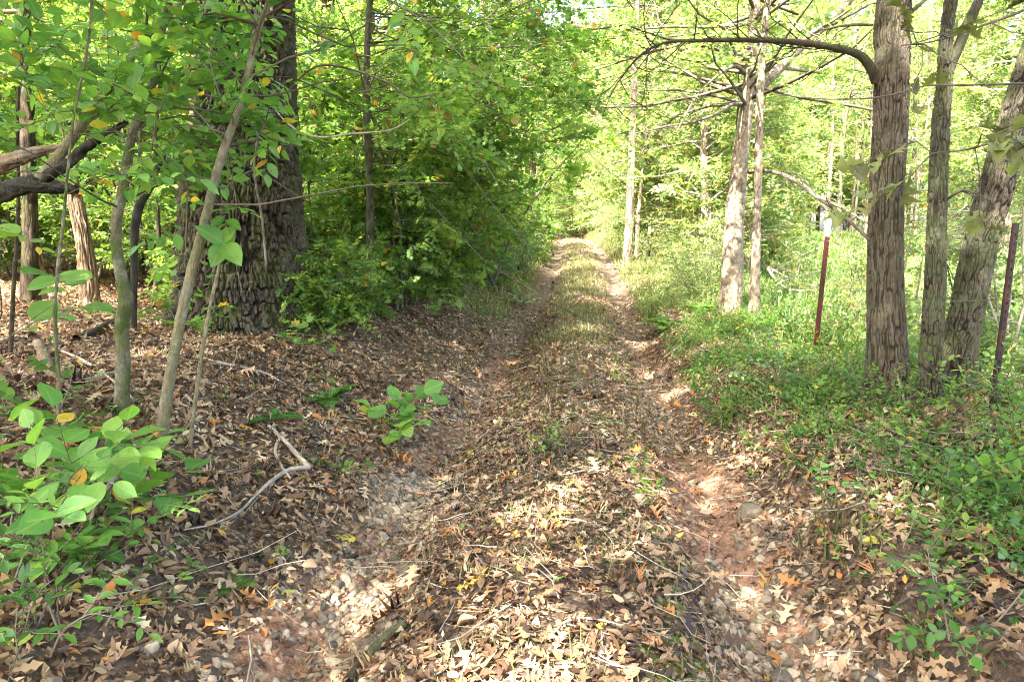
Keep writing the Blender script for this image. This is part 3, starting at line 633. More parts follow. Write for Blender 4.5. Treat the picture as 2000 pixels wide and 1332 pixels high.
# ================================================================== NEAR LEFT SAPLINGS, SNAG, DEAD BRANCHES
BIGT = lambda u, v: (u > 395) & (u < 575) & (v > 60)
def near_leaf_keep(u, v, d):
    # leaves crowd the upper left and thin out over the big trunk and the ground
    gap = (u < 190) & (v > 285) & (v < 420) & (d < 4.2)
    p_ = np.where(v < 330, 1.0, np.where(v < 480, .5, .03)); p_ = p_ * np.where(u < 640, 1, .12); p_ = p_ * np.where(BIGT(u, v) & (v > 350), .25, np.where(BIGT(u, v), 1, 1))
    return (rng.random(len(u)) < p_) & ~gap
NK_ = view_keep(near_leaf_keep)
NK = NK_
def sapling(name, label, pp, bm_, seed, nb, bl, ls, z0, top, dY=None, nsub=7, keep=NK, k=8, proto=OVH, lm='leaf_near', bark='fine', depth=.007, lean=(0, 0), el=(.05, .8), sl=.3, az=None):
    e, g, C, R = add_tree(name, label, 'sapling', pp, bm_, bark, depth, .02, 40, .012, top, seed=seed, dY=dY, flare=.1, trunk_name='stem', lean=lean, taper=.3)
    W, Lf = Soup(), Soup(); ok = np.where(C[:, 2] > g[2] + z0)[0]
    if nb:
        i = ok[(rng.random(nb) * len(ok)).astype(int)]
        a = U(0, 2 * pi, nb) if az is None else U(az[0], az[1], nb); e_ = U(el[0], el[1], nb)
        D = np.stack([np.cos(a) * np.cos(e_), np.sin(a) * np.cos(e_), np.sin(e_)], -1)
        leafy(W, Lf, C[i] - g, D, bl * U(.4, 1.1, nb), np.minimum(R[i] * .4, .006), nsub, sl, k, ls, proto, keep=lambda P: keep(P + g), grav=-.03, wig=.3)
        link('branches', W.mesh('branches', M['twig']), e); link('leaves', Lf.mesh('leaves', M[lm]), e)
    return e, g, C, R
sapling('sapling', 'crooked mossy sapling with kinked stem in front of the left woods', [(236, 806, 28), (240, 720, 27), (238, 640, 26), (246, 585, 27), (238, 545, 23), (228, 490, 20), (228, 430, 19), (240, 370, 19), (250, 310, 18), (262, 250, 15), (290, 190, 14), (305, 120, 13), (320, 40, 12)], 'bark_sap', 31, 28, 1.15, .09, 1.1, 4.2)
sapling('sapling', 'smooth tan sapling leaning right across the huge trunk', [(316, 850, 24), (328, 760, 21), (348, 650, 20), (372, 540, 20), (398, 440, 18), (420, 350, 17), (442, 280, 16), (468, 210, 14), (485, 140, 13), (505, 60, 12), (530, 0, 11)], 'bark_sap2', 33, 34, 1.2, .09, 1.2, 4.2, dY=None, lean=(.4, 0))
sapling('sapling', 'very thin straight stem with three broad leaves at its tip', [(371, 872, 9), (382, 780, 8), (396, 680, 8), (410, 600, 7), (424, 540, 6), (437, 478, 5)], 'bark_sap2', 35, 0, 1, .1, 1, None)
e = bpy.data.objects['sapling.002']; g = np.array(e.location); S = Soup(); tp_ = P3(437, 475, G(371, 872)[1]) - g
scatter(S, OVH, np.array([tp_] * 4), np.array([[-.6, -.4, .5], [.5, -.3, -.5], [-.25, -.5, -.75], [.3, .4, .7]]), np.array([[.2, -.8, .6], [.3, -.8, .4], [.3, -.9, .1], [0, -.7, .5]]), np.array([.16, .17, .15, .12]), 1.1, -.2, .2, np.array([.3, .5, .35, .6]))
link('leaves', S.mesh('leaves', M['leaf_near']), e)
# extra leafy saplings just behind, rooted in the woods
for j, (u, v, s_, lab) in enumerate(((110, 900, 1, 'leafy thin sapling rooted at the left frame edge low in front'), (300, 610, 2, 'dark thin sapling left of the huge trunk'), (262, 640, 3, 'thin dark-stemmed sapling between the snag and the huge trunk'), (20, 700, 4, 'spindly sapling at the far left of the leafy bank'))):
    d0 = 0
    sapling('sapling', lab, [(u, v, 9), (u + 5 * s_ % 13, v - 140, 8), (u - 8 + 6 * s_, v - 300, 7), (u + 15, v - 480, 6), (u + 30, v - 640, 5)], 'bark_dark' if j else 'bark_sap', 60 + j, 20, 1.0, .085, 1.1, 4.4, nsub=9)
# small weathered snag
add_tree('dead_snag', 'dead decaying snag with peeling tan wood in the left woods', 'snag', [(180, 642, 40), (176, 590, 33), (170, 520, 30), (160, 450, 28), (146, 390, 26), (134, 330, 22), (128, 300, 12)], 'bark_snag', 'furrow', .02, .04, 90, .012, None, seed=41, Y0=8.2, flare=.2)
add_tree('dead_snag', 'short dark dead stem with pale split wood at the far left', 'snag', [(88, 620, 14), (84, 560, 12), (78, 500, 9), (74, 460, 5)], 'bark_snag', 'furrow', .01, .03, 40, .012, None, seed=43, Y0=8.6, flare=.2)
def stick(name, label, cat, pp, Ys, m='twig', depth=.004, bark='fine', kids=(), ring=24, cell=.03, step=.012):
    P = np.array([P3(u, v, y) for (u, v, w_), y in zip(pp, Ys)]); g = P[0].copy()
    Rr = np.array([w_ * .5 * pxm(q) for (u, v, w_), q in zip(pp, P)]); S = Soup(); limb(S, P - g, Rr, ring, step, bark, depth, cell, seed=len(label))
    S.add(P[0:1] - g, [], np.ones((1, 3)))
    for kp, ky in kids:
        Q = np.array([P3(u, v, y) for (u, v, w_), y in zip(kp, ky)]); limb(S, Q - g, np.array([w_ * .5 * pxm(q) for (u, v, w_), q in zip(kp, Q)]), 12, step, bark, depth, cell)
    return tag(link(name, S.mesh(name, M[m]), None, g), label, cat)
stick('dead_branch', 'thick black dead branch reaching in from the left edge with a forked tip', 'branch', [(-160, 420, 60), (-60, 395, 42), (0, 378, 36), (50, 362, 30), (100, 366, 24), (152, 370, 17)], [3.6, 3.6, 3.6, 3.6, 3.6, 3.6], 'bark_black', .02, 'rough',
      kids=[([(30, 368, 30), (90, 345, 22), (135, 318, 18), (180, 280, 15), (225, 252, 10), (250, 240, 6)], [3.6] * 6)])
stick('leaning_branch', 'pale greyish branch leaning diagonally through the upper left leaves', 'branch', [(75, 352, 20), (120, 300, 20), (165, 235, 19), (205, 180, 18), (250, 120, 17), (300, 60, 16), (345, 12, 15), (400, -60, 14)], np.linspace(3.58, 4.2, 8), 'bark_sap2', .004)
stick('dead_branch', 'brown broken branch with split bark at the upper left edge', 'branch', [(-120, 345, 46), (-40, 335, 36), (30, 312, 26), (80, 296, 20), (130, 288, 12)], [3.75] * 5, 'bark_snag', .014, 'furrow')
stick('dark_limb', 'dark limb rising right beside the crooked mossy sapling', 'branch', [(262, 640, 10), (262, 560, 12), (262, 470, 15), (270, 410, 17), (290, 370, 15), (305, 335, 12), (330, 290, 8)], [5.6] * 7, 'bark_black', .004)
def gstick(label, pp, m='twig_pale', lift=.02, kids=(), cat='stick', depth=.002, name='fallen_branch'):
    def pts(q): 
        o = []
        for u, v, w_ in q:
            g = G(u, v); o.append(g + [0, 0, lift + w_ * .3 * pxm(g)])
        return np.array(o), np.array([w_ * .5 * pxm(G(u, v)) for u, v, w_ in q])
    P, R = pts(pp); g = P[0].copy(); S = Soup(); limb(S, P - g, R, 16, .008, 'fine', depth, .02, seed=int(pp[0][0]))
    for kq in kids:
        Q, r2 = pts(kq); limb(S, Q - g, r2, 10, .01, 'fine', depth * .6, .02)
    return tag(link(name, S.mesh(name, M[m]), None, g), label, cat)
gstick('weathered thick stick lying at the bottom edge between gravel rut and centre strip', [(680, 1345, 24), (715, 1300, 23), (750, 1262, 22), (790, 1228, 18)], 'bark_grey', .015, depth=.004)
gstick('grey forked branch with lichen lying on the left bank leaves', [(525, 842, 7), (552, 868, 8), (575, 893, 9), (604, 925, 11)], 'twig_pale', .03, kids=[[(604, 925, 10), (565, 930, 9), (530, 952, 8), (498, 982, 6), (470, 1010, 5), (420, 1035, 4), (360, 1048, 3)], [(548, 866, 6), (538, 890, 6), (550, 920, 5), (568, 945, 4)]])
gstick('long thin grey branch lying across the leaves below the huge trunk', [(385, 706, 5), (430, 718, 6), (480, 728, 5), (520, 738, 4), (560, 760, 3)], lift=.03)
gstick('slender bare stick lying among the left leaves by the leaning sapling', [(110, 690, 5), (160, 712, 6), (210, 745, 5), (262, 790, 4)], lift=.03)
gstick('pale barkless branch sloping through the broad-leaved plant at lower left', [(265, 895, 9), (235, 945, 9), (210, 985, 9), (190, 1020, 8), (178, 1050, 6)], 'twig_pale', .06)
gstick('mottled short log lying on the left forest floor', [(75, 680, 18), (90, 712, 20), (105, 745, 18), (140, 770, 12)], 'bark_snag', .02, depth=.006)
gstick('dark rotting branch lying in the left woods near the snag', [(150, 672, 14), (180, 660, 13), (215, 640, 12), (240, 628, 10)], 'bark_dark', .03)
gstick('thin curved root exposed at the bottom of the centre strip', [(1318, 1170, 5), (1325, 1210, 6), (1338, 1260, 7), (1350, 1300, 6), (1358, 1345, 5)], 'twig', .012)
gstick('pale twig lying across leaves right of bottom centre', [(1080, 1246, 4), (1110, 1222, 5), (1160, 1218, 5), (1215, 1230, 4), (1250, 1215, 3)], 'twig_pale', .02)
gstick('dead bleached twig pile beside the two pale trunks in the clearing', [(1560, 560, 5), (1500, 545, 6), (1530, 590, 4), (1590, 600, 4)], 'twig_pale', .25, kids=[[(1500, 560, 4), (1560, 520, 3), (1600, 500, 3)], [(1520, 580, 4), (1570, 560, 3), (1610, 550, 2)], [(1490, 540, 4), (1550, 575, 4), (1600, 590, 3)], [(1540, 600, 3), (1560, 540, 3), (1555, 500, 2)]], name='brush_pile')
stick('broken_stem', 'pale broken stem leaning against the forked tree base', 'stick', [(1765, 855, 4), (1780, 790, 4), (1800, 720, 4), (1818, 655, 3)], [4.75, 4.8, 4.85, 4.9], 'twig_pale', .001)
stick('broken_stem', 'short grey stick standing in leaves before the ridged-bark tree', 'stick', [(1782, 860, 5), (1775, 820, 5), (1765, 780, 4), (1752, 733, 4)], [4.4, 4.45, 4.5, 4.55], 'twig_pale', .001)

# ================================================================== FENCE POSTS AND WIRE
def tpost(label, base, top, wpx, white, matn, Yt=None):
    g = G(*base); q = P3(top[0], top[1], g[1] if Yt is None else Yt); L = np.linalg.norm(q - g); W_ = wpx * pxm(g)
    e = empty('fence_post', g, label, 'fence post'); ax = nrm((q - g)[None])[0]
    A = nrm((np.array([1., .35, 0]) - ax * ax[0])[None])[0]; Bv = np.cross(ax, A)
    def bar(name, z0, z1, mt, grow=0):
        S = Soup(); t_ = .006 + grow; w_ = W_ / 2 + grow
        prof = [(-w_, -t_), (w_, -t_), (w_, t_), (t_, t_), (t_, w_ * 1.2), (-t_, w_ * 1.2), (-t_, t_), (-w_, t_)]      # T section
        vs = []
        for z in np.linspace(z0, z1, 3): vs += [A * x + Bv * y + ax * z for x, y in prof]
        k = len(prof); f = [(i + r * k, (i + 1) % k + r * k, (i + 1) % k + (r + 1) * k, i + (r + 1) * k) for r in range(2) for i in range(k)]
        S.add(np.array(vs), [np.array(f)], np.zeros((3 * k, 3))); S.f.append(np.array([list(range(2 * k, 3 * k))]))
        # studs up the face
        for z in np.arange(z0 + .06, z1 - .03, .054 if name == 'shaft' else 9):
            c0 = -Bv * (t_ + .003) + ax * z; vs = [c0 + A * x * .006 + ax * y * .009 + Bv * d for d in (-.004, .005) for x, y in ((-1, -1), (1, -1), (1, 1), (-1, 1))]
            n0 = 0; S.add(np.array(vs), [np.array([(0, 3, 2, 1), (4, 5, 6, 7), (0, 1, 5, 4), (1, 2, 6, 5), (2, 3, 7, 6), (3, 0, 4, 7)])], np.zeros((8, 3)))
        link(name, S.mesh(name, M[mt], False), e)
    bar('shaft', -.2, L - white, matn)
    if white: bar('painted_tip', L - white + .001, L, 'whitepaint', .001)
    return g, q
pA = tpost('rusty dark steel fence post at the right edge beside the leaning tree', (1938, 806), (1985, 436), 12, 0, 'rust')
pB = tpost('red steel fence post with white tip standing in the clearing', (1593, 680), (1620, 424), 9.5, .20, 'redpaint')
pC = tpost('small distant steel fence post with pale tip among thin stems right of the track', (1268, 512), (1269, 443), 4.5, .22, 'rust')
S = Soup()
for hh in (.35, .75, 1.12):
    pts = [np.array([5.2, 2.9, H(5.2, 2.9) + hh])] + [a + nrm((b - a)[None])[0] * hh for a, b in (pA, pB, pC)]
    for a, b in zip(pts[:-1], pts[1:]):
        n = 24; s_ = np.linspace(0, 1, n)[:, None]; P = a * (1 - s_) + b * s_; P[:, 2] -= .10 * 4 * (s_ * (1 - s_))[:, 0]
        tubes(S, P[None], .0022, .0022, 4)
        L = np.linalg.norm(b - a); q = np.arange(.1, L, .12) / L; Pq = a * (1 - q[:, None]) + b * q[:, None]; Pq[:, 2] -= .4 * q * (1 - q)
        d = nrm(rng.normal(0, 1, (len(q), 3))) * .018; tubes(S, np.stack([Pq - d, Pq, Pq + d], 1), .001, .001, 3)
tag(link('barbed_wire', S.mesh('barbed_wire', M['wire'])), 'sagging strands of barbed wire strung between the fence posts', 'wire fence')

# ================================================================== LEAFY PLANTS NEAR THE CAMERA
def leafplant(name, label, cat, u, v, stems, h, spread, k, ls, proto=OVH, lm='leaf_near', sl=.35, wid=1, nsub=2, el=(.5, 1.2), az=(0, 2 * pi), flat=.3, lift=0, sw=.004, grav=-.1):
    g = G(u, v); e = empty(name, g, label, cat); W, Lf = Soup(), Soup()
    a = U(az[0], az[1], stems); e_ = U(el[0], el[1], stems); D = np.stack([np.cos(a) * np.cos(e_), np.sin(a) * np.cos(e_), np.sin(e_)], -1)
    st = rng.normal(0, spread * .12, (stems, 3)) * [1, 1, 0] + [0, 0, lift - .02]
    bp = bpath(st, D, h * U(.65, 1.1, stems), 6, .12, -.05); tubes(W, bp, sw, sw * .4, 6)
    idx = np.repeat(np.arange(stems), nsub); P, T = at(bp, idx, np.tile((np.arange(nsub) + .8) / nsub, stems) * .75 + .25)
    R = rng.normal(0, 1, (len(P), 3)); R[:, 2] = np.abs(R[:, 2]) * .3
    D2 = nrm(T * .6 + nrm(R) * .8)
    sprays(W, Lf, P, D2, sl * U(.7, 1.2, len(P)), k, ls, proto, wid, flat, grav=grav, vig=.05)
    link('stems', W.mesh('stems', M['twig']), e); link('leaves', Lf.mesh('leaves', M[lm]), e); return e
leafplant('broad_leaved_plant', 'broad-leaved green plant spreading over the leaves at lower left', 'plant', 180, 1015, 9, .38, .5, 6, .125, OVH, sl=.34, nsub=2, el=(.3, 1.1), wid=1.3)
leafplant('broad_leaved_plant', 'broad-leaved plant cut by the left frame edge', 'plant', 40, 1040, 8, .5, .6, 6, .12, OVH, sl=.34, nsub=2, el=(.3, 1.2), wid=1.2)
leafplant('yellow_green_plant', 'small round-leaved yellow-green plant above the broad-leaved plant at left', 'plant', 60, 850, 5, .3, .4, 7, .06, OVR, 'leaf_mid', sl=.25, nsub=2)
leafplant('round_leaved_seedling', 'seedling with large oval spotted leaves beside the left rut', 'seedling', 775, 865, 5, .34, .3, 5, .15, OVH, sl=.3, nsub=2, el=(.4, 1.2), wid=1.45, az=(-.8, 3.8))
leafplant('weed_clump', 'dark green weeds crowding the lower left corner', 'weeds', 90, 1200, 16, .38, 1.0, 6, .06, OVH, 'leaf_dark', sl=.2, wid=.75, nsub=3)
leafplant('weed_clump', 'narrow-leaved weeds at the left edge below the broad leaves', 'weeds', 20, 1110, 12, .4, .8, 6, .06, OVH, 'leaf_near', sl=.2, wid=.6, nsub=3)
leafplant('leafy_seedling', 'green seedling with pointed leaves at the right edge of the bank', 'seedling', 1960, 985, 8, .36, .5, 6, .06, OVH, 'leaf_mid', sl=.2, nsub=3, wid=1.2)
leafplant('leafy_seedling', 'toothed light green seedling below the rusty post', 'seedling', 1830, 930, 7, .28, .5, 5, .065, OVH, 'leaf_mid', sl=.2, nsub=2, wid=1.25, el=(.2, .9))
leafplant('leafy_seedling', 'yellowish green seedling on the right bank before the ridged-bark tree', 'seedling', 1580, 800, 6, .22, .4, 6, .06, MAP, 'leaf_mid', sl=.16, nsub=2)
leafplant('leafy_seedling', 'small green oak seedling on the right bank near the bottom edge', 'seedling', 1600, 1322, 1, .08, .1, 3, .08, OVH, 'leaf_near', sl=.08, nsub=1)
leafplant('leafy_seedling', 'pale-leaved seedling on the left rim of the track under the bushes', 'seedling', 1012, 602, 5, .55, .4, 8, .10, OVR, 'leaf_pale', sl=.3, nsub=2)
leafplant('leafy_seedling', 'tiny green sprout in the leaves left of the gravel rut', 'seedling', 532, 1100, 3, .10, .1, 4, .035, OVR, 'leaf_mid', sl=.06, nsub=1)
leafplant('leafy_seedling', 'low maple seedling with lobed leaves at the foot of the huge trunk', 'seedling', 585, 700, 5, .35, .4, 5, .10, MAP, 'leaf_mid', sl=.25, nsub=2)
leafplant('leafy_seedling', 'lobed-leaf maple shoots left of the huge trunk base', 'seedling', 330, 655, 9, .5, .9, 6, .11, MAP, 'leaf_mid', sl=.35, nsub=2, el=(.2, 1))
leafplant('leafy_seedling', 'small weed sprouting from the middle of the centre strip', 'seedling', 1060, 880, 7, .16, .4, 6, .03, OVR, 'leaf_mid', sl=.12, nsub=2)
leafplant('leafy_seedling', 'airy light green seedling in the leaves left of the gravel', 'seedling', 655, 930, 5, .2, .2, 8, .03, OVR, 'leaf_mid', sl=.14, nsub=2)
leafplant('bright_branch_tip', 'large pale green leaves poking in at the left frame edge', 'plant', -70, 800, 3, 1.15, .2, 5, .17, OVR, 'leaf_near', sl=.35, nsub=2, el=(1.0, 1.3), az=(-.5, .8), wid=.85)
for j, (u, v, lm_, w_) in enumerate([(1770, 800, 'leaf_mid', 'between the ridged-bark and forked tree bases'), (1690, 800, 'leaf_dark', 'at the left foot of the ridged-bark tree'), (1890, 815, 'leaf_mid', 'at the foot of the leaning tree'), (1640, 740, 'leaf_mid', 'on the bank left of the ridged-bark tree'), (1480, 700, 'leaf_mid', 'on the right bank before the pale sunlit tree'), (1520, 770, 'leaf_pale', 'with bluish leaves on the right bank'), (1960, 860, 'leaf_mid', 'below the rusty post'), (1400, 660, 'leaf_mid', 'before the foot of the pale sunlit tree'), (1850, 700, 'leaf_far', 'between forked and leaning trunks'), (1660, 1010, 'leaf_dark', 'near the grey-brown rock on the right bank'), (1780, 1180, 'leaf_dark', 'in the lower right bank corner'), (1930, 1250, 'leaf_dark', 'in the extreme lower right corner')]):
    leafplant('weed', 'small leafy weed ' + w_, 'weeds', u, v, 7 if j < 9 else 5, .32 + .1 * (j % 3) - .1 * (j > 8), .6, 7, .05 if j < 9 else .042, OVM if j < 9 else OVH, lm_, sl=.2, nsub=3, wid=1.0)
# curled oak leaves hanging close to the camera at upper right
def hang(label, pp, Yd, nl, ls):
    P = np.array([P3(u, v, y) for (u, v), y in zip(pp, Yd)]); g = P[0]; e = empty('hanging_branch', g, label, 'branch'); S = Soup()
    C, RR = limb(S, P - g, np.linspace(.008, .002, len(P)), 8, .03, 'fine', .001, .02); i = rng.integers(len(C) // 3, len(C), 9)
    bp = bpath(C[i], rng.normal(0, 1, (9, 3)) * [1, .6, .5], .35, 5, .3, -.1); tubes(S, bp, .0028, .0012, 4)
    j = rng.integers(0, 9, nl); Pj, Tj = at(bp, j, U(.3, 1, nl)); L_ = Soup()
    scatter(L_, OAK2, Pj, nrm(Tj + rng.normal(0, .5, (nl, 3)) + [0, 0, -.25]), rng.normal(0, .35, (nl, 3)) + [0, -.15, 1], ls * U(.7, 1.3, nl), 1.25, U(-.5, 1.0, nl), U(-.4, 1.6, nl), U(0, .9, nl))
    link('twigs', S.mesh('twigs', M['twig']), e); link('leaves', L_.mesh('leaves', M['leaf_olive']), e)
M['leaf_olive'] = leaf_mat('leaf_olive', [(0, (.08, .08, .03)), (.4, (.13, .14, .04)), (.8, (.2, .24, .07)), (.9, (.2, .12, .05)), (1, (.26, .15, .07))], .35, .5, .4)
hang('branch of curled olive oak leaves hanging at the right edge over the leaning tree', [(2120, 120), (2060, 200), (1990, 255), (1900, 290), (1820, 300)], [2.6, 2.6, 2.55, 2.5, 2.5], 48, .085)
hang('sparse curled leaves on a thin twig before the forked tree top', [(2100, -60), (2020, 10), (1920, 50), (1830, 80), (1760, 90)], [2.9, 2.9, 2.9, 2.85, 2.8], 22, .07)
stick('overhanging_twig', 'long thin twig crossing in front of the ridged-bark tree', 'branch', [(2100, 162, 5), (2000, 164, 5), (1880, 167, 4.5), (1810, 168, 4), (1750, 184, 3.5), (1690, 193, 3), (1600, 194, 2.5), (1540, 188, 2), (1500, 178, 1.5)], [3.6] * 9, 'twig', .0006)
stick('overhanging_twig', 'bare twig curving over the leaves at top centre-left', 'branch', [(560, 180, 3), (620, 130, 4), (700, 140, 4), (760, 165, 3.5), (800, 190, 3), (850, 185, 2)], [4.4] * 6, 'twig', .0006, kids=[([(760, 165, 3), (700, 180, 2.5), (640, 160, 2)], [4.4] * 3)])
stick('overhanging_twig', 'pale drooping twig in front of the left bushes', 'branch', [(500, 160, 2), (560, 240, 3), (620, 268, 4), (690, 262, 4), (760, 255, 3), (800, 235, 2)], [5] * 6, 'twig_pale', .0006)
# ferns
def fern(u, v, label, nf, L, lm='leaf_mid'):
    g = G(u, v); e = empty('fern', g, label, 'fern'); W, Lf = Soup(), Soup(); a = np.linspace(0, 2 * pi, nf, endpoint=False) + U(-.3, .3, nf)
    D = np.stack([np.cos(a), np.sin(a), U(.7, 1.3, nf)], -1); bp = bpath(np.zeros((nf, 3)), D, L * U(.7, 1.1, nf), 8, .05, -.16); tubes(W, bp, .002, .001, 4)
    k = 18; idx = np.repeat(np.arange(nf), 2 * k); tt = np.tile(np.repeat(np.linspace(.12, .98, k), 2), nf); P, T = at(bp, idx, tt)
    up = nrm(np.cross(np.cross(T, [0, 0, 1.]), T)); Sd = nrm(np.cross(up, T)) * np.tile([1., -1.], nf * k)[:, None]
    scatter(Lf, OVM, P, Sd + T * .25, up + rng.normal(0, .1, P.shape), L * .26 * np.sin(np.clip(tt * 1.05, .1, 1) * pi * .86 + .25) + .008, .8, 0, 0, .3 * rng.random(len(P)) + .2)
    link('stalks', W.mesh('stalks', M['twig']), e); link('fronds', Lf.mesh('fronds', M[lm]), e)
fern(640, 785, 'dark green fern on the left bank below the huge trunk', 6, .34, 'leaf_dark')
fern(526, 825, 'single-frond small fern in the leaves before the huge trunk', 3, .3, 'leaf_dark')
fern(1300, 640, 'bright yellow-green fern on the right rim of the track', 9, .5)
fern(1370, 612, 'fern beside the foot of the pale tree', 7, .45)
fern(455, 1150, 'little fern-like sprout between the leaves at lower left', 4, .13)

# ================================================================== SHRUB LAYER
def shrub_proto(h, nst, ls, proto, lm, seed, nb=7, nsub=6, k=9, sl=.35, bw=.9, wood='twig', z0=.15, vig=.03):
    W, Lf = Soup(), Soup(); a = U(0, 2 * pi, nst); D = np.stack([np.cos(a) * .3, np.sin(a) * .3, np.ones(nst)], -1)
    sp = bpath(rng.normal(0, .06, (nst, 3)) * [1, 1, 0] - [0, 0, .1], D, h * U(.7, 1.05, nst), 8, .10, .08); tubes(W, sp, .006 + .005 * h, .003, 6)
    idx = np.repeat(np.arange(nst), nb); P, T = at(sp, idx, U(z0, .98, nst * nb)); az_ = U(0, 2 * pi, len(P)); e_ = U(-.15, .6, len(P))
    D = np.stack([np.cos(az_) * np.cos(e_), np.sin(az_) * np.cos(e_), np.sin(e_)], -1)
    leafy(W, Lf, P, D, bw * U(.5, 1.1, len(P)), .004 + .001 * h, nsub, sl, k, ls, proto, vig=vig)
    wm, lm_ = W.mesh('stems', M[wood]), Lf.mesh('foliage', M[lm]); return wm, lm_
def put(name, proto, x, y, sc, rz, label, cat, group=None, z=None, sz=None):
    e = bpy.data.objects.new(name, None); scn.collection.objects.link(e); e.location = (x, y, float(H(x, y)) if z is None else z); e.rotation_euler.z = rz
    e.scale = (sc, sc, sz or sc); tag(e, label, cat, group); e.empty_display_size = .2
    for me in proto: link(me.name.split('.')[0], me, e)
    return e
SH = [shrub_proto(2.6, 6, .072, OVM, 'leaf_mid', 1, nb=12, nsub=8), shrub_proto(3.8, 5, .085, MAP, 'leaf_maple', 2, nb=18, nsub=8), shrub_proto(2.0, 7, .06, OVM, 'leaf_mid', 3, nb=10, nsub=8, bw=.7),
      shrub_proto(1.3, 6, .085, MAP, 'leaf_mid', 4, nb=7, bw=.6), shrub_proto(1.2, 7, .05, OVM, 'leaf_pale', 5, nb=9, bw=.6), shrub_proto(5.5, 5, .085, OVM, 'leaf_mid', 6, nb=24, nsub=9, bw=1.3)]
SR = [shrub_proto(2.4, 4, .07, OVM, 'leaf_far', 7, nb=9, nsub=6, vig=.1), shrub_proto(3.8, 4, .07, OVM, 'leaf_far', 8, nsub=6, nb=10, wood='twig_pale'), shrub_proto(1.0, 6, .05, OVM, 'leaf_far', 9, bw=.5)]
# along the left rim, near to far, each seen between the huge trunk and the track
ad = {0: 'small-leaved green bush', 1: 'tall lobed-leaf bush', 2: 'dense round bush', 3: 'low lobed-leaf bush', 4: 'pale grey-green bush', 5: 'tall leafy understory sapling'}
k0 = 0
LB = [(9.3, -2.9, 3, .8), (9.8, -2.5, 0, .62), (10.6, -3.0, 1, .8), (11.2, -2.3, 3, .9), (12.2, -2.7, 2, .9), (13.0, -2.2, 0, .62), (14.2, -2.5, 1, .8), (15.4, -1.9, 4, 1.0), (16.5, -2.4, 2, .9), (17.6, -1.8, 4, 1.0),
      (19, -2.2, 0, .8), (20.5, -1.8, 4, 1.0), (22.5, -2.2, 1, .9), (25, -1.9, 2, 1.0), (28, -2.2, 0, 1), (31, -2.0, 3, 1.3), (34, -2.3, 1, 1), (38, -2.1, 2, 1.2), (42, -2.5, 0, 1.2)]
ORD = 'first second third fourth fifth sixth seventh eighth ninth tenth eleventh twelfth thirteenth fourteenth fifteenth sixteenth seventeenth eighteenth nineteenth twentieth'.split()
for Y_, t_, i, s_ in LB:
    x = float(XC(Y_)) + t_; k0 += 1
    put('bush', SH[i], x, Y_, s_ * U(.9, 1.1), U(0, 6.28), f'{ad[i]}, {ORD[k0 - 1]} from the front along the left rim of the track', 'bush', 'bushes along the left rim of the track')
for j, (u, v, i, s_) in enumerate([(640, 640, 3, .75), (690, 625, 2, .5), (735, 615, 3, .85), (790, 600, 0, .42), (835, 590, 3, .9), (880, 575, 2, .6), (930, 560, 4, .8), (975, 545, 4, .9), (1010, 530, 4, .8), (1045, 515, 2, .7), (620, 600, 0, .55), (700, 585, 1, .5), (760, 570, 0, .6), (850, 555, 1, .55), (905, 535, 2, .9), (350, 610, 3, .7), (600, 655, 3, .5)]):
    g = G(u, v); put('bush', SH[i], g[0], g[1], s_, j * 2.1, ad[i] + ' ' + ['at the right foot of the huge trunk', 'just right of the huge trunk foot', 'with lobed leaves spilling onto the bank', 'leaning over the leafy bank', 'on the bank top before the first dark trunks', 'on the bank above the bare clay', 'of pale leaves where the bank narrows', 'of pale leaves overhanging the left rut', 'with pale leaves close to the far left rut', 'where the left bank meets the grassy strip', 'close behind the huge trunk', 'behind the maple stem', 'between maple stem and slim trunk', 'half hiding the slim dark trunk', 'behind the pale bank bushes', 'left of the huge trunk foot', 'under the mossy root of the huge trunk'][j], 'bush')
for j, (u, Y_, i, s_, w_) in enumerate([(610, 8.4, 1, .8, 'just right of the huge trunk'), (770, 9.2, 1, 1.1, 'right of the reddish-brown trunk'), (805, 9.9, 5, .85, 'between the maple stems'), (850, 10.8, 1, 1.2, 'before the slim dark trunk'), (900, 12.4, 5, 1.0, 'right of the slim dark trunk'), (955, 14.5, 1, 1.3, 'over the pale bank bushes'), (1000, 17.5, 5, 1.1, 'before the thick trunk at the track edge'), (700, 10.6, 5, 1.0, 'behind the first maple stem'), (330, 9.6, 5, .9, 'filling the gap left of the huge trunk'), (180, 10.2, 5, .9, 'standing just past the leaning snag'), (40, 10.8, 1, 1.2, 'behind the narrow trunk at far left'), (620, 10.8, 1, 1.2, 'behind the right edge of the huge trunk')]):
    put('leafy_sapling', SH[i], (u - 1000) / F * Y_, Y_, s_, j * 1.9 + .4, ad[i].replace('understory ', '') + ' ' + w_, 'sapling')
# second row: taller saplings in the left woods
for j in range(64):
    Y_ = 9.0 + 34 * (j / 64) ** 1.1 + U(-.5, .5); t_ = -U(3.4, 7.5 + Y_ * .3); x = float(XC(Y_)) + t_; i = [1, 5, 0, 5, 2, 1][j % 6]
    u, v, d = proj(np.array([[x, Y_, 1.5]])); u = float(u[0])
    if abs(u - 475) < 170 * (9 / Y_) and Y_ < 11: continue
    put('understory_shrub', SH[i], x, Y_, U(.8, 1.25), U(0, 6.28), 'green understory shrub in the shady woods left of the track', 'shrub', 'understory shrubs in the left woods')
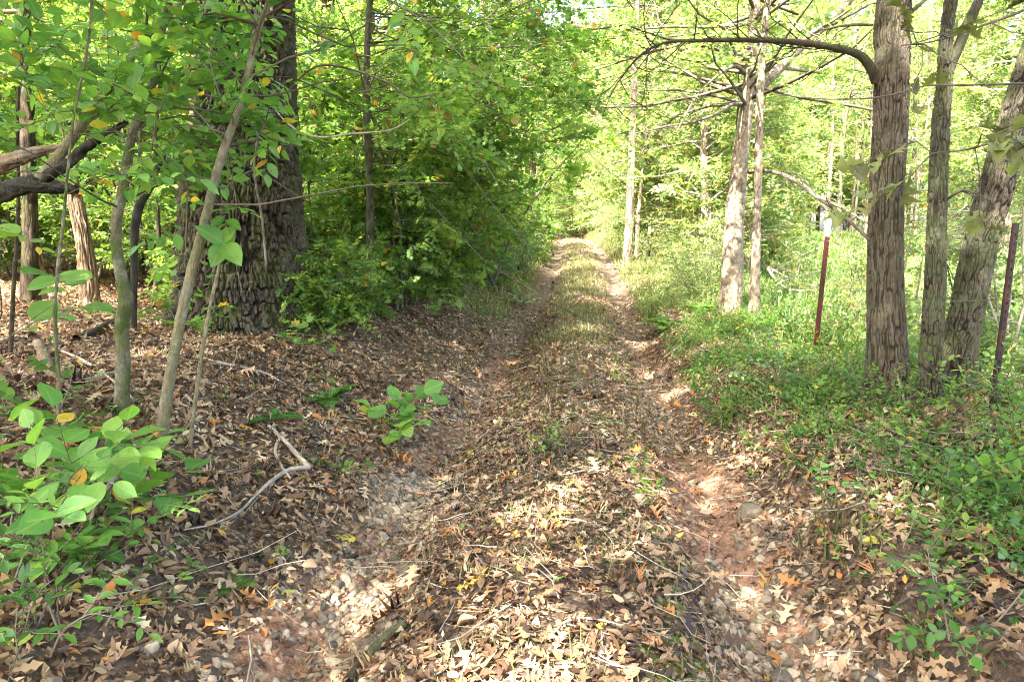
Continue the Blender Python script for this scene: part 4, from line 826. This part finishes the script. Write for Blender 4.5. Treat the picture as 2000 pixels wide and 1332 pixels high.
# maple reaching over the track from the left
def overmaple(label, u0, Yb, top, wpx, n, az, zr, bl, seed, lm='leaf_maple'):
    e, g, C, R = add_tree('maple_tree', label, 'tree', [(u0, 600, wpx), (u0 + 3, 400, wpx * .85), (u0 - 4, 200, wpx * .75), (u0, 40, wpx * .7)], 'bark_grey', 'plate', .008, .04, 48, .03, top, Y0=Yb, seed=seed)
    W, Lf = Soup(), Soup(); ok = np.where((C[:, 2] > zr[0]) & (C[:, 2] < zr[1]))[0]; i = ok[(rng.random(n) * len(ok)).astype(int)]
    a = U(az[0], az[1], n); e_ = U(-.12, .35, n); D = np.stack([np.cos(a) * np.cos(e_), np.sin(a) * np.cos(e_), np.sin(e_)], -1)
    def kp(u, v, d): lim = 1215 - (v - 60) * .15 + 50 * np.sin(v * .03); return (u < lim) & (v < 400 + 50 * np.sin(u * .02)) & ((u > 640) | (rng.random(len(u)) < .3))
    kk = view_keep(kp)
    leafy(W, Lf, C[i] - g, D, bl * U(.45, 1.1, n), np.minimum(R[i] * .4, .008), 38, .42, 11, .074, MAP, keep=lambda P: kk(P + g) & shade_keep(P + g), grav=-.02, wig=.2, vig=.04)
    link('branches', W.mesh('branches', M['twig']), e); link('crown', Lf.mesh('crown', M[lm]), e)
overmaple('maple with tiered leafy branches reaching over the track from the left', 720, 8.2, 8, 18, 60, (-1.1, .9), (2.2, 6.5), 4.2, 71)
overmaple('second maple further along whose leaves overhang the left rut', 880, 11.5, 9, 18, 80, (-1.4, 1.2), (2.2, 7.5), 4.6, 72)
overmaple('fourth maple whose crown closes over the distant track', 960, 17, 10, 20, 80, (-1.4, 1.4), (2.6, 9.5), 4.6, 74)
overmaple('far maple standing at the left edge of the track end', 1010, 27, 12, 22, 80, (-1.4, 1.4), (2.6, 11.5), 5.5, 75, 'leaf_far')
overmaple('third maple in the left woods near the dark trunks', 800, 14.5, 10, 18, 60, (-2, 2), (2.0, 8.5), 3.6, 73, 'leaf_mid')
# right side: thin trees and shrubs along the fence line
RB = [(12.5, 2.2, 2, 1.0), (13.6, 2.9, 0, .6), (14.6, 2.3, 2, 1.1), (15.5, 3.1, 1, .75), (16.8, 2.6, 0, .8), (18, 3.6, 1, 1.0), (19.5, 2.9, 0, .9), (21, 2.4, 2, 1.4), (22.5, 3.4, 1, 1.1), (24.5, 2.8, 0, 1.1), (27, 3.4, 1, 1.2), (30, 2.8, 0, 1.3), (34, 3.2, 1, 1.4), (39, 2.9, 0, 1.5), (44, 3.0, 1, 1.5)]
for j, (Y_, t_, i, s_) in enumerate(RB):
    put('bush', SR[i], float(XC(Y_)) + t_, Y_, s_ * U(.9, 1.1), U(0, 6.28), f'sunlit {["airy bush", "pale-stemmed tall shrub", "low leafy bush"][i]}, {ORD[j]} from the front along the right rim of the track', 'bush', 'sunlit bushes along the right rim of the track')
for j, (u, Y_, s_, lab) in enumerate([(1690, 7.4, .55, 'leafy bush behind the ridged-bark tree'), (1780, 6.9, .6, 'leafy bush between ridged-bark tree and forked tree'), (1900, 6.6, .7, 'leafy bush behind the leaning tree'), (1995, 5.9, .6, 'leafy bush right of the rusty post'), (1650, 9.4, .6, 'leafy bush right of the red post'), (2060, 7.4, .9, 'leafy bush at the right frame edge'), (1560, 11.5, .45, 'low bush left of the red post')]):
    put('bush', SR[j % 2], (u - 1000) / F * Y_, Y_, s_, j * 1.3, lab, 'bush')

# ================================================================== FOREST TREES FAR AND NEAR (copies of a few kinds)
def tree_proto(h, r, z0, nb, bl, nsub, k, ls, lm, barkm, seed, proto=OVL, el=(-.1, .6)):
    n = 9; P = np.array([[.25 * sin(i * 1.3 + seed) * i / 8, .25 * cos(i * 1.1 + seed * 2) * i / 8, h * i / 8] for i in range(n)]); P[0, 2] = -.2
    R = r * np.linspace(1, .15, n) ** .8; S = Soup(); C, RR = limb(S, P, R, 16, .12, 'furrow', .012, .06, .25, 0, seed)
    W, Lf = Soup(), Soup(); ok = np.where(C[:, 2] > z0)[0]; i = ok[((rng.random(nb)) * len(ok)).astype(int)]; a = U(0, 2 * pi, nb); e_ = U(el[0], el[1], nb)
    D = np.stack([np.cos(a) * np.cos(e_), np.sin(a) * np.cos(e_), np.sin(e_)], -1); rel = (C[i, 2] - z0) / (h - z0)
    leafy(W, Lf, C[i], D, bl * (1.1 - .6 * rel) * U(.5, 1.1, nb), np.minimum(RR[i] * .5, .035), nsub, .55, k, ls, proto, vig=.07)
    return [S.mesh('trunk', M[barkm]), W.mesh('branches', M['twig'] if barkm != 'bark_pale' else M['twig_pale']), Lf.mesh('crown', M[lm])]
TL = [tree_proto(13, .14, 2.4, 110, 3.0, 14, 9, .14, 'leaf_far', 'bark_grey', 1), tree_proto(11, .10, 1.6, 100, 2.4, 14, 9, .12, 'leaf_mid', 'bark_dark', 2), tree_proto(7, .05, .7, 90, 1.8, 12, 9, .11, 'leaf_mid', 'bark_grey', 3),
      tree_proto(14, .16, 3.5, 110, 3.4, 14, 9, .15, 'leaf_far', 'bark_dark', 4)]
TRR = [tree_proto(12, .11, 1.2, 120, 2.8, 14, 9, .16, 'leaf_far', 'bark_pale', 5), tree_proto(16, .16, 2.0, 140, 3.6, 16, 9, .18, 'leaf_far', 'bark_grey', 6), tree_proto(6, .045, .4, 90, 1.9, 12, 9, .13, 'leaf_far', 'bark_pale', 7),
       tree_proto(4, .04, .2, 70, 1.5, 12, 9, .12, 'leaf_far', 'bark_grey', 8)]
TSL = [tree_proto(11, .06, 4.2, 34, 1.8, 9, 8, .12, 'leaf_far', 'bark_pale', 31), tree_proto(10, .075, 3.6, 34, 2.0, 9, 8, .12, 'leaf_far', 'bark_grey', 32)]
placed = []
def far_trees(n, xr, yr, protos, label, group, mind, test):
    c = 0
    for _ in range(n * 12):
        if c >= n: break
        x, y = U(*xr), yr[0] + (yr[1] - yr[0]) * rng.random() ** .85
        if not test(x, y) or any((x - a) ** 2 + (y - b_) ** 2 < mind ** 2 for a, b_ in placed): continue
        placed.append((x, y)); c += 1
        put('forest_tree', protos[rng.integers(0, len(protos))], x, y, U(.85, 1.2), U(0, 6.28), label, 'tree', group, sz=U(.9, 1.25))
vis = lambda x, y: abs(x) < y * .78 + 3
far_trees(32, (-22, 0), (10, 27), [TL[2], TL[2], TL[1], TL[2]], 'slim leafy tree in the shaded woods left of the track', 'trees in the shaded left woods', 1.4, lambda x, y: x - XC(y) < -4.5 - (3 if y < 19 else 0) and vis(x, y) and abs(x / y * F + 525) > 130)
far_trees(55, (-48, 0), (27, 60), TL, 'distant tree deep in the woods left of the track', 'distant trees in the left woods', 1.6, lambda x, y: x - XC(y) < -3.4 and vis(x, y) and not (x - XC(y) > -9 and y > 40))
far_trees(95, (-4, 62), (42, 74), [TRR[0], TRR[1], TRR[1], TRR[2], TRR[3]], 'sunlit distant tree beyond the clearing and the track end', 'sunlit trees beyond the clearing', 1.5, lambda x, y: vis(x, y) and (y > 58 or x - XC(y) > 3))
for j, (u, Y_, i, s_) in enumerate([(1085, 66, 1, 1.1), (1110, 70, 0, 1.1), (1135, 68, 1, 1.0), (1160, 64, 0, 1.2), (1185, 60, 1, 1), (1070, 56, 0, 1), (1055, 50, 2, 1.4), (1120, 62, 2, 1.3), (1150, 60, 3, 1.4), (1100, 61, 3, 1.4), (1175, 52, 0, 1), (1200, 46, 2, 1.5), (1130, 76, 1, 1.3), (1100, 76, 1, 1.3), (1165, 76, 1, 1.3)]):
    placed.append(((u - 1000) / F * Y_, Y_)); put('forest_tree', TRR[i], (u - 1000) / F * Y_, Y_, s_, j * 1.7, 'bright leafy tree closing the view at the end of the track', 'tree', 'bright trees at the end of the track')
for j, (u, Y_) in enumerate([(1060, 47), (1085, 53), (1110, 56), (1135, 56), (1160, 54), (1185, 50), (1205, 46), (1098, 58), (1122, 60), (1148, 60)]):
    put('bush', SR[j % 3], (u - 1000) / F * Y_, Y_, [1.1, .9, 2.2][j % 3], j, 'pale sunlit bush at the bend where the track disappears', 'bush', 'pale bushes where the track disappears')
far_trees(22, (-10, 18), (60, 76), [TRR[1], TRR[3], TRR[2]], 'sunlit distant tree closing the far end of the track', 'sunlit trees at the track end', 1.5, lambda x, y: vis(x, y))
far_trees(30, (3, 12), (15, 46), [TRR[0], TRR[2], TRR[3]], 'slender sunlit tree on the right side of the track', 'slender trees along the right side of the track', 1.2, lambda x, y: 2.6 < x - XC(y) < 5.6 and abs(x / y * F - 430) > 25)
far_trees(26, (3, 26), (15, 40), TSL, 'slender bare-stemmed tree', 'slender stems right of the track', 1.1, lambda x, y: x - XC(y) > 2.7 and vis(x, y) and abs(x / y * F - 430) > 30 and (x - XC(y) < 6 or y > 24))
far_trees(16, (14, 48), (18, 42), [TRR[0], TRR[2], TRR[1]], 'sunlit tree on the right side of the grassy clearing', 'trees right of the clearing', 2.0, lambda x, y: vis(x, y) and x > .62 * y)
for j, (x, y) in enumerate([(-70, 75), (-50, 82), (-30, 88), (-12, 90), (8, 92), (28, 90), (48, 84), (66, 76)]):
    pass
# unseen trees added behind and beside the camera: only their crowns matter, they throw the dappled shade
SHC = [tree_proto(12, .2, 5.5, 55, 4.2, 13, 8, .15, 'leaf_mid', 'bark_dark', 21 + q) for q in range(1)]
for j, (x, y) in enumerate([(-6.5, -2.5), (-1.8, -6.5), (-7.5, 3.4), (3.4, -3.8), (-3.6, -10.5), (-11, -6.0), (-4.2, .6), (-9.8, 7.5), (-1.0, -2.8), (1.6, -6.5), (3.4, -.6)]):
    e = empty('unseen_shade_tree', (x, y, H(x, y)), ['unseen shade tree added left behind the viewpoint', 'unseen shade tree added on the track edge behind the viewpoint', 'unseen shade tree added left of the viewpoint among the leaves', 'shade tree right behind the viewpoint', 'unseen shade tree added farthest down the track behind the viewpoint', 'unseen shade tree added deep left behind the viewpoint', 'unseen shade tree added close left of the viewpoint', 'unseen shade tree added in the left woods past the dark trunk', 'unseen shade tree added just behind the viewpoint', 'second shade tree right behind the viewpoint', 'unseen shade tree added right beside the viewpoint'][j], 'tree', 'unseen trees added around the viewpoint for their shade'); g = np.array(e.location)
    link('trunk', SHC[0][0], e)
    W, Lf = Soup(), Soup(); n = 190; a = U(0, 2 * pi, n); z = U(6, 12, n); e_ = U(-.1, .5, n); D = np.stack([np.cos(a) * np.cos(e_), np.sin(a) * np.cos(e_), np.sin(e_)], -1)
    leafy(W, Lf, np.stack([0 * z, 0 * z, z], -1), D, 4.2 * U(.5, 1.1, n), .03, 14, .6, 8, .15, OVM, keep=lambda P: shade_keep(P + g) & (proj(P + g)[1] < -40) | (proj(P + g)[2] < 0) & shade_keep(P + g))
    link('branches', W.mesh('branches', M['twig']), e); link('crown', Lf.mesh('crown', M['leaf_mid']), e)

# ================================================================== GRASS, GROUND COVER, MOSS
BL = Proto(); BL.v = np.array([(0, -.5, 0), (0, .5, 0), (.4, .42, 0), (.4, -.42, 0), (.75, .25, 0), (.75, -.25, 0), (1, 0, 0)]) * [1, .05, 1]; BL.f = [np.array([(0, 1, 2, 3), (3, 2, 4, 5)]), np.array([(5, 4, 6)])]
def blades(S, X, Y, L, tilt=.5, wid=1, q=None, lift=0):
    n = len(X); a = U(0, 2 * pi, n); tl = np.abs(rng.normal(0, tilt, n)); D = np.stack([np.cos(a) * np.sin(tl), np.sin(a) * np.sin(tl), np.cos(tl)], -1)
    N = np.stack([np.cos(a) * np.cos(tl), np.sin(a) * np.cos(tl), -np.sin(tl)], -1)
    scatter(S, BL, np.stack([X, Y, H(X, Y) - .01 + lift], -1), D, N, L, wid, U(.1, .8, n), 0, q)
S = Soup(); n = 42000; Y = 7 + 30 * rng.random(n) ** 1.4; t = rng.normal(0, .34, n); X = XC(Y) + t
m = (np.abs(t) < .7) & (rng.random(n) < np.clip((fbm(X * 1.4, Y * .7, 3, 55) - .36) * 4, .08, 1) * sstep((Y - 7.5) / 4)); X, Y = X[m], Y[m]
blades(S, X, Y, U(.05, .15, len(X)), .6, U(.8, 1.6, len(X)) * (1 + Y * .02))
n = 7000; Y = 1.6 + 8 * rng.random(n); t = rng.normal(.1, .38, n); X = XC(Y) + t; m = fbm(X * 2, Y * 2, 3, 57) > .42; X, Y = X[m], Y[m]
blades(S, X, Y, U(.03, .12, len(X)), .7, U(.8, 1.5, len(X)), rng.random(len(X)) * .9)
tag(link('centre_grass', S.mesh('centre_grass', M['grass'])), 'short dry grass growing on the centre strip between the ruts', 'grass', kind='stuff')
S = Soup(); n = 110000; Y = 6.0 + 44 * rng.random(n) ** 1.2; X = U(0, 1, n) * (Y * .9 - 1) + XC(Y) + 1.4; t = X - XC(Y)
dn = sstep((t - 2.2) / 1.6) * sstep((Y - 5.8) / 1.5); m = rng.random(n) < dn * (1 - .8 * (Y > 44)); X, Y = X[m], Y[m]
blades(S, X, Y, U(.10, .30, len(X)) * (1 + .008 * Y), .5, U(.8, 1.6, len(X)) * (1 + Y * .05))
tag(link('meadow_grass', S.mesh('meadow_grass', M['meadow'])), 'sunlit bright green grass and weeds filling the clearing', 'grass', kind='stuff')
S = Soup(); n = 60000; Y = 12 + 44 * rng.random(n) ** 1.3; t = 1.15 + 2.6 * rng.random(n); t = np.where(rng.random(n) < .3, -t - .1, t); X = XC(Y) + t
m = rng.random(n) < np.clip((fbm(X * .9, Y * .6, 3, 99) - .3) * 3, 0, 1); X, Y = X[m], Y[m]
blades(S, X, Y, U(.08, .24, len(X)) * (1 + .008 * Y), .6, U(.8, 1.6, len(X)) * (1 + Y * .04), rng.random(len(X)) ** .7)
tag(link('verge_grass', S.mesh('verge_grass', M['grass'])), 'straw-green grass growing on the verges of the far track', 'grass', kind='stuff')
S = Soup(); n = 6000; Y = 11 + 40 * rng.random(n) ** 1.3; t = 1.2 + 2.2 * rng.random(n); t = np.where(rng.random(n) < .4, -t - .1, t); X = XC(Y) + t; st = np.stack([X, Y, H(X, Y)], -1)
sprays(S, S, st, rng.normal(0, .4, (n, 3)) + [0, 0, 1], U(.1, .4, n), 7, np.repeat(.04 * (1 + .02 * Y), 7), OVM, flat=.4, grav=0, vig=.04)
tag(link('verge_weeds', S.mesh('verge_weeds', M['leaf_far'])), 'low leafy weeds on the verges of the far track', 'weeds', kind='stuff')
# weeds in the clearing
S = Soup(); W = Soup(); n = 5200; Y = 5.5 + 34 * rng.random(n) ** 1.3; X = U(0, 1, n) * (Y * .85 - 1) + XC(Y) + 1.6; t = X - XC(Y)
m = rng.random(n) < sstep((t - 2.0) / 1.2) * (.25 + .75 * (fbm(X * .8, Y * .8, 3, 61) > .46)); X, Y = X[m], Y[m]; n = len(X)
st = np.stack([X, Y, H(X, Y)], -1); sprays(W, S, st, rng.normal(0, .3, (n, 3)) + [0, 0, 1], U(.15, .55, n), 8, .055 * (1 + .02 * Y.mean()), OVM, flat=.4, grav=0, vig=.04)
S2 = Soup(); tag(link('clearing_weeds', S.mesh('clearing_weeds', M['leaf_far'])), 'leafy weeds scattered through the clearing and fence line', 'weeds', kind='stuff')
# dense small-leaved ground cover on the right bank
S = Soup(); n = 34000; Y = 1.5 + 13 * rng.random(n) ** 1.5; t = 1.15 + 2.6 * rng.random(n) ** .9; X = XC(Y) + t
cov = fbm(X * 1.3 + 3, Y * 1.3, 3, 63); band = np.where(Y < 3.6, (t > 1.5 + .5 * fbm(Y * 1.7, t * 0 + 2, 2, 64)) * .55, np.where(Y < 5.0, .28, .7)) 
m = (rng.random(n) < np.clip((cov - .38) * 4.5, .04, 1) * band) & (t > 1.2 + .2 * (Y < 5)); X, Y = X[m], Y[m]; n = len(X)
st = np.stack([X, Y, H(X, Y)], -1); D = rng.normal(0, .75, (n, 3)); D[:, 2] = np.abs(D[:, 2]) * .5 + .35
sprays(S, S, st, D, U(.08, .24, n), 9, np.repeat(.024 * (1 + .03 * Y), 9), OVM, wid=U(.7, 1.2, 1)[0], flat=.4, grav=-.05, tw=.0011, vig=.02)
tag(link('ground_cover', S.mesh('ground_cover', M['leaf_dark'])), 'dense small-leaved green ground cover on the right bank', 'ground cover', kind='stuff')
S = Soup(); n = 6000; Y = 1.5 + 10 * rng.random(n) ** 1.3; t = 1.2 + 2.6 * rng.random(n); X = XC(Y) + t; m = fbm(X * 1.7, Y * 1.7, 3, 77) > .5; X, Y = X[m], Y[m]
blades(S, X, Y, U(.06, .22, len(X)), .8, U(.8, 1.4, len(X)), rng.random(len(X)) * .5); tag(link('bank_grass', S.mesh('bank_grass', M['grass'])), 'loose grass blades on the right bank', 'grass', kind='stuff')
S = Soup(); n = 2600; Y = 1.5 + 9 * rng.random(n) ** 1.3; t = 1.3 + 2.8 * rng.random(n); X = XC(Y) + t; m = (fbm(X * 1.5 + 4, Y * 1.5, 3, 70) > .47); X, Y = X[m], Y[m]; n = len(X)
st = np.stack([X, Y, H(X, Y)], -1); sprays(S, S, st, rng.normal(0, .5, (n, 3)) + [0, 0, .9], U(.08, .34, n), 7, .045, OVM, wid=.9, flat=.35, grav=-.03, tw=.0013, vig=.04)
tag(link('bank_weeds', S.mesh('bank_weeds', M['leaf_mid'])), 'mixed taller weeds on the right bank', 'weeds', kind='stuff')
# seedlings on the banks and centre strip
S = Soup(); n = 1500; X, Y = wedge(n, 1.6, 14, pw=.7); t = X - XC(Y); m = (fbm(X * 1.1, Y * 1.1, 3, 83) > .5) & (rng.random(n) < np.where(np.abs(np.abs(t) - .9) < .3, .15, np.where(t < -1.2, .42, .9))); X, Y = X[m], Y[m]; n = len(X)
st = np.stack([X, Y, H(X, Y)], -1); D = rng.normal(0, .4, (n, 3)) + [0, 0, .9]; sprays(S, S, st, D, U(.04, .13, n), 5, .034, OVM, wid=1.1, flat=.3, grav=0, tw=.001, vig=.03)
tag(link('seedlings', S.mesh('seedlings', M['leaf_mid'])), 'tiny green seedlings dotted over leaves and centre strip', 'seedlings', kind='stuff')
# moss cushions
S = Soup(); xs = []; 
n = 60000; X, Y = wedge(n, 1.5, 9.5, pw=.8); m = mossf(X, Y) + (fbm(X * 6, Y * 6, 3, 91) - .5) * 1.0 > .56; X, Y = X[m], Y[m]
n2_ = 4; X = np.repeat(X, n2_) + rng.normal(0, .012, len(X) * n2_); Y = np.repeat(Y, n2_) + rng.normal(0, .012, len(Y) * n2_)
blades(S, X, Y, U(.012, .032, len(X)), .5, 1.8, None, .008); tag(link('moss', S.mesh('moss', M['mossleaf'])), 'bright green moss cushions on the rut edges and bank', 'moss', kind='stuff')
# ---- labels that single each copied plant out: its kind, and the landmark it stands behind, counted from the front
LM = [(-150, 'beyond the left frame edge'), (60, 'behind the narrow dark trunk at far left'), (170, 'behind the leaning snag'), (300, 'left of the huge trunk'), (475, 'behind the huge trunk'), (640, 'behind the dark trunk beside the huge one'), (725, 'behind the reddish-brown trunk'),
      (800, 'behind the maples left of the track'), (870, 'behind the slim dark trunk'), (950, 'behind the deep left bushes'), (1040, 'behind the thick trunk at the track edge'), (1120, 'straight up the track'), (1228, 'behind the pale trunk beyond the track'), (1330, 'between the distant pale trunk and pale sunlit tree'),
      (1440, 'behind the pale sunlit tree'), (1530, 'between pale sunlit tree and red post'), (1610, 'behind the red post'), (1670, 'between red post and ridged-bark tree'), (1735, 'behind the ridged-bark tree'), (1790, 'between ridged-bark and forked tree'), (1840, 'behind the forked tree'), (1920, 'behind the leaning tree'), (1985, 'behind the rusty post'), (2150, 'at the right frame edge')]
KN = {}
for lst, nms in ((TL, ['tall grey-barked tree', 'dark-stemmed tree', 'small bushy-crowned tree', 'high-crowned dark tree']), (TRR, ['pale-stemmed leafy tree', 'tall broad tree', 'thin pale sapling', 'low pale-green sapling']), (TSL, ['slender pale bare-stemmed tree', 'slender grey bare-stemmed tree']), (SH, ['small-leaved green shrub', 'lobed-leaf shrub', 'dense round shrub', 'low lobed-leaf shrub', 'pale grey-green shrub', 'tall leafy sapling']), (SR, ['airy bush', 'pale-stemmed shrub', 'low pale bush'])):
    for pr_, nm_ in zip(lst, nms): KN[pr_[0].name] = nm_
OR = ['nearest', 'second', 'third', 'fourth', 'fifth', 'sixth', 'seventh', 'eighth', 'ninth', 'tenth', 'eleventh', 'twelfth', 'thirteenth', 'fourteenth', 'fifteenth', 'sixteenth']
bins = {}
for o in list(scn.objects):
    if o.name.split('.')[0] in ('forest_tree', 'understory_shrub') or o.get('group') == 'pale bushes where the track disappears':
        u_ = float(proj(np.array([o.location[:]]))[0][0]); k_ = min(LM, key=lambda q: abs(q[0] - u_))[1]; ch = [c_ for c_ in o.children if c_.data.name in KN]
        bins.setdefault((KN[ch[0].data.name], k_), []).append(o)
for (kn, k_), os_ in bins.items():
    os_.sort(key=lambda o: o.location.y)
    for j, o in enumerate(os_): o['label'] = (f'{kn} {k_}' if len(os_) == 1 else f'{OR[min(j, 15)]} {kn} {k_}')
print('SOUP DONE', sum(len(me.vertices) for me in bpy.data.meshes), len(scn.objects))
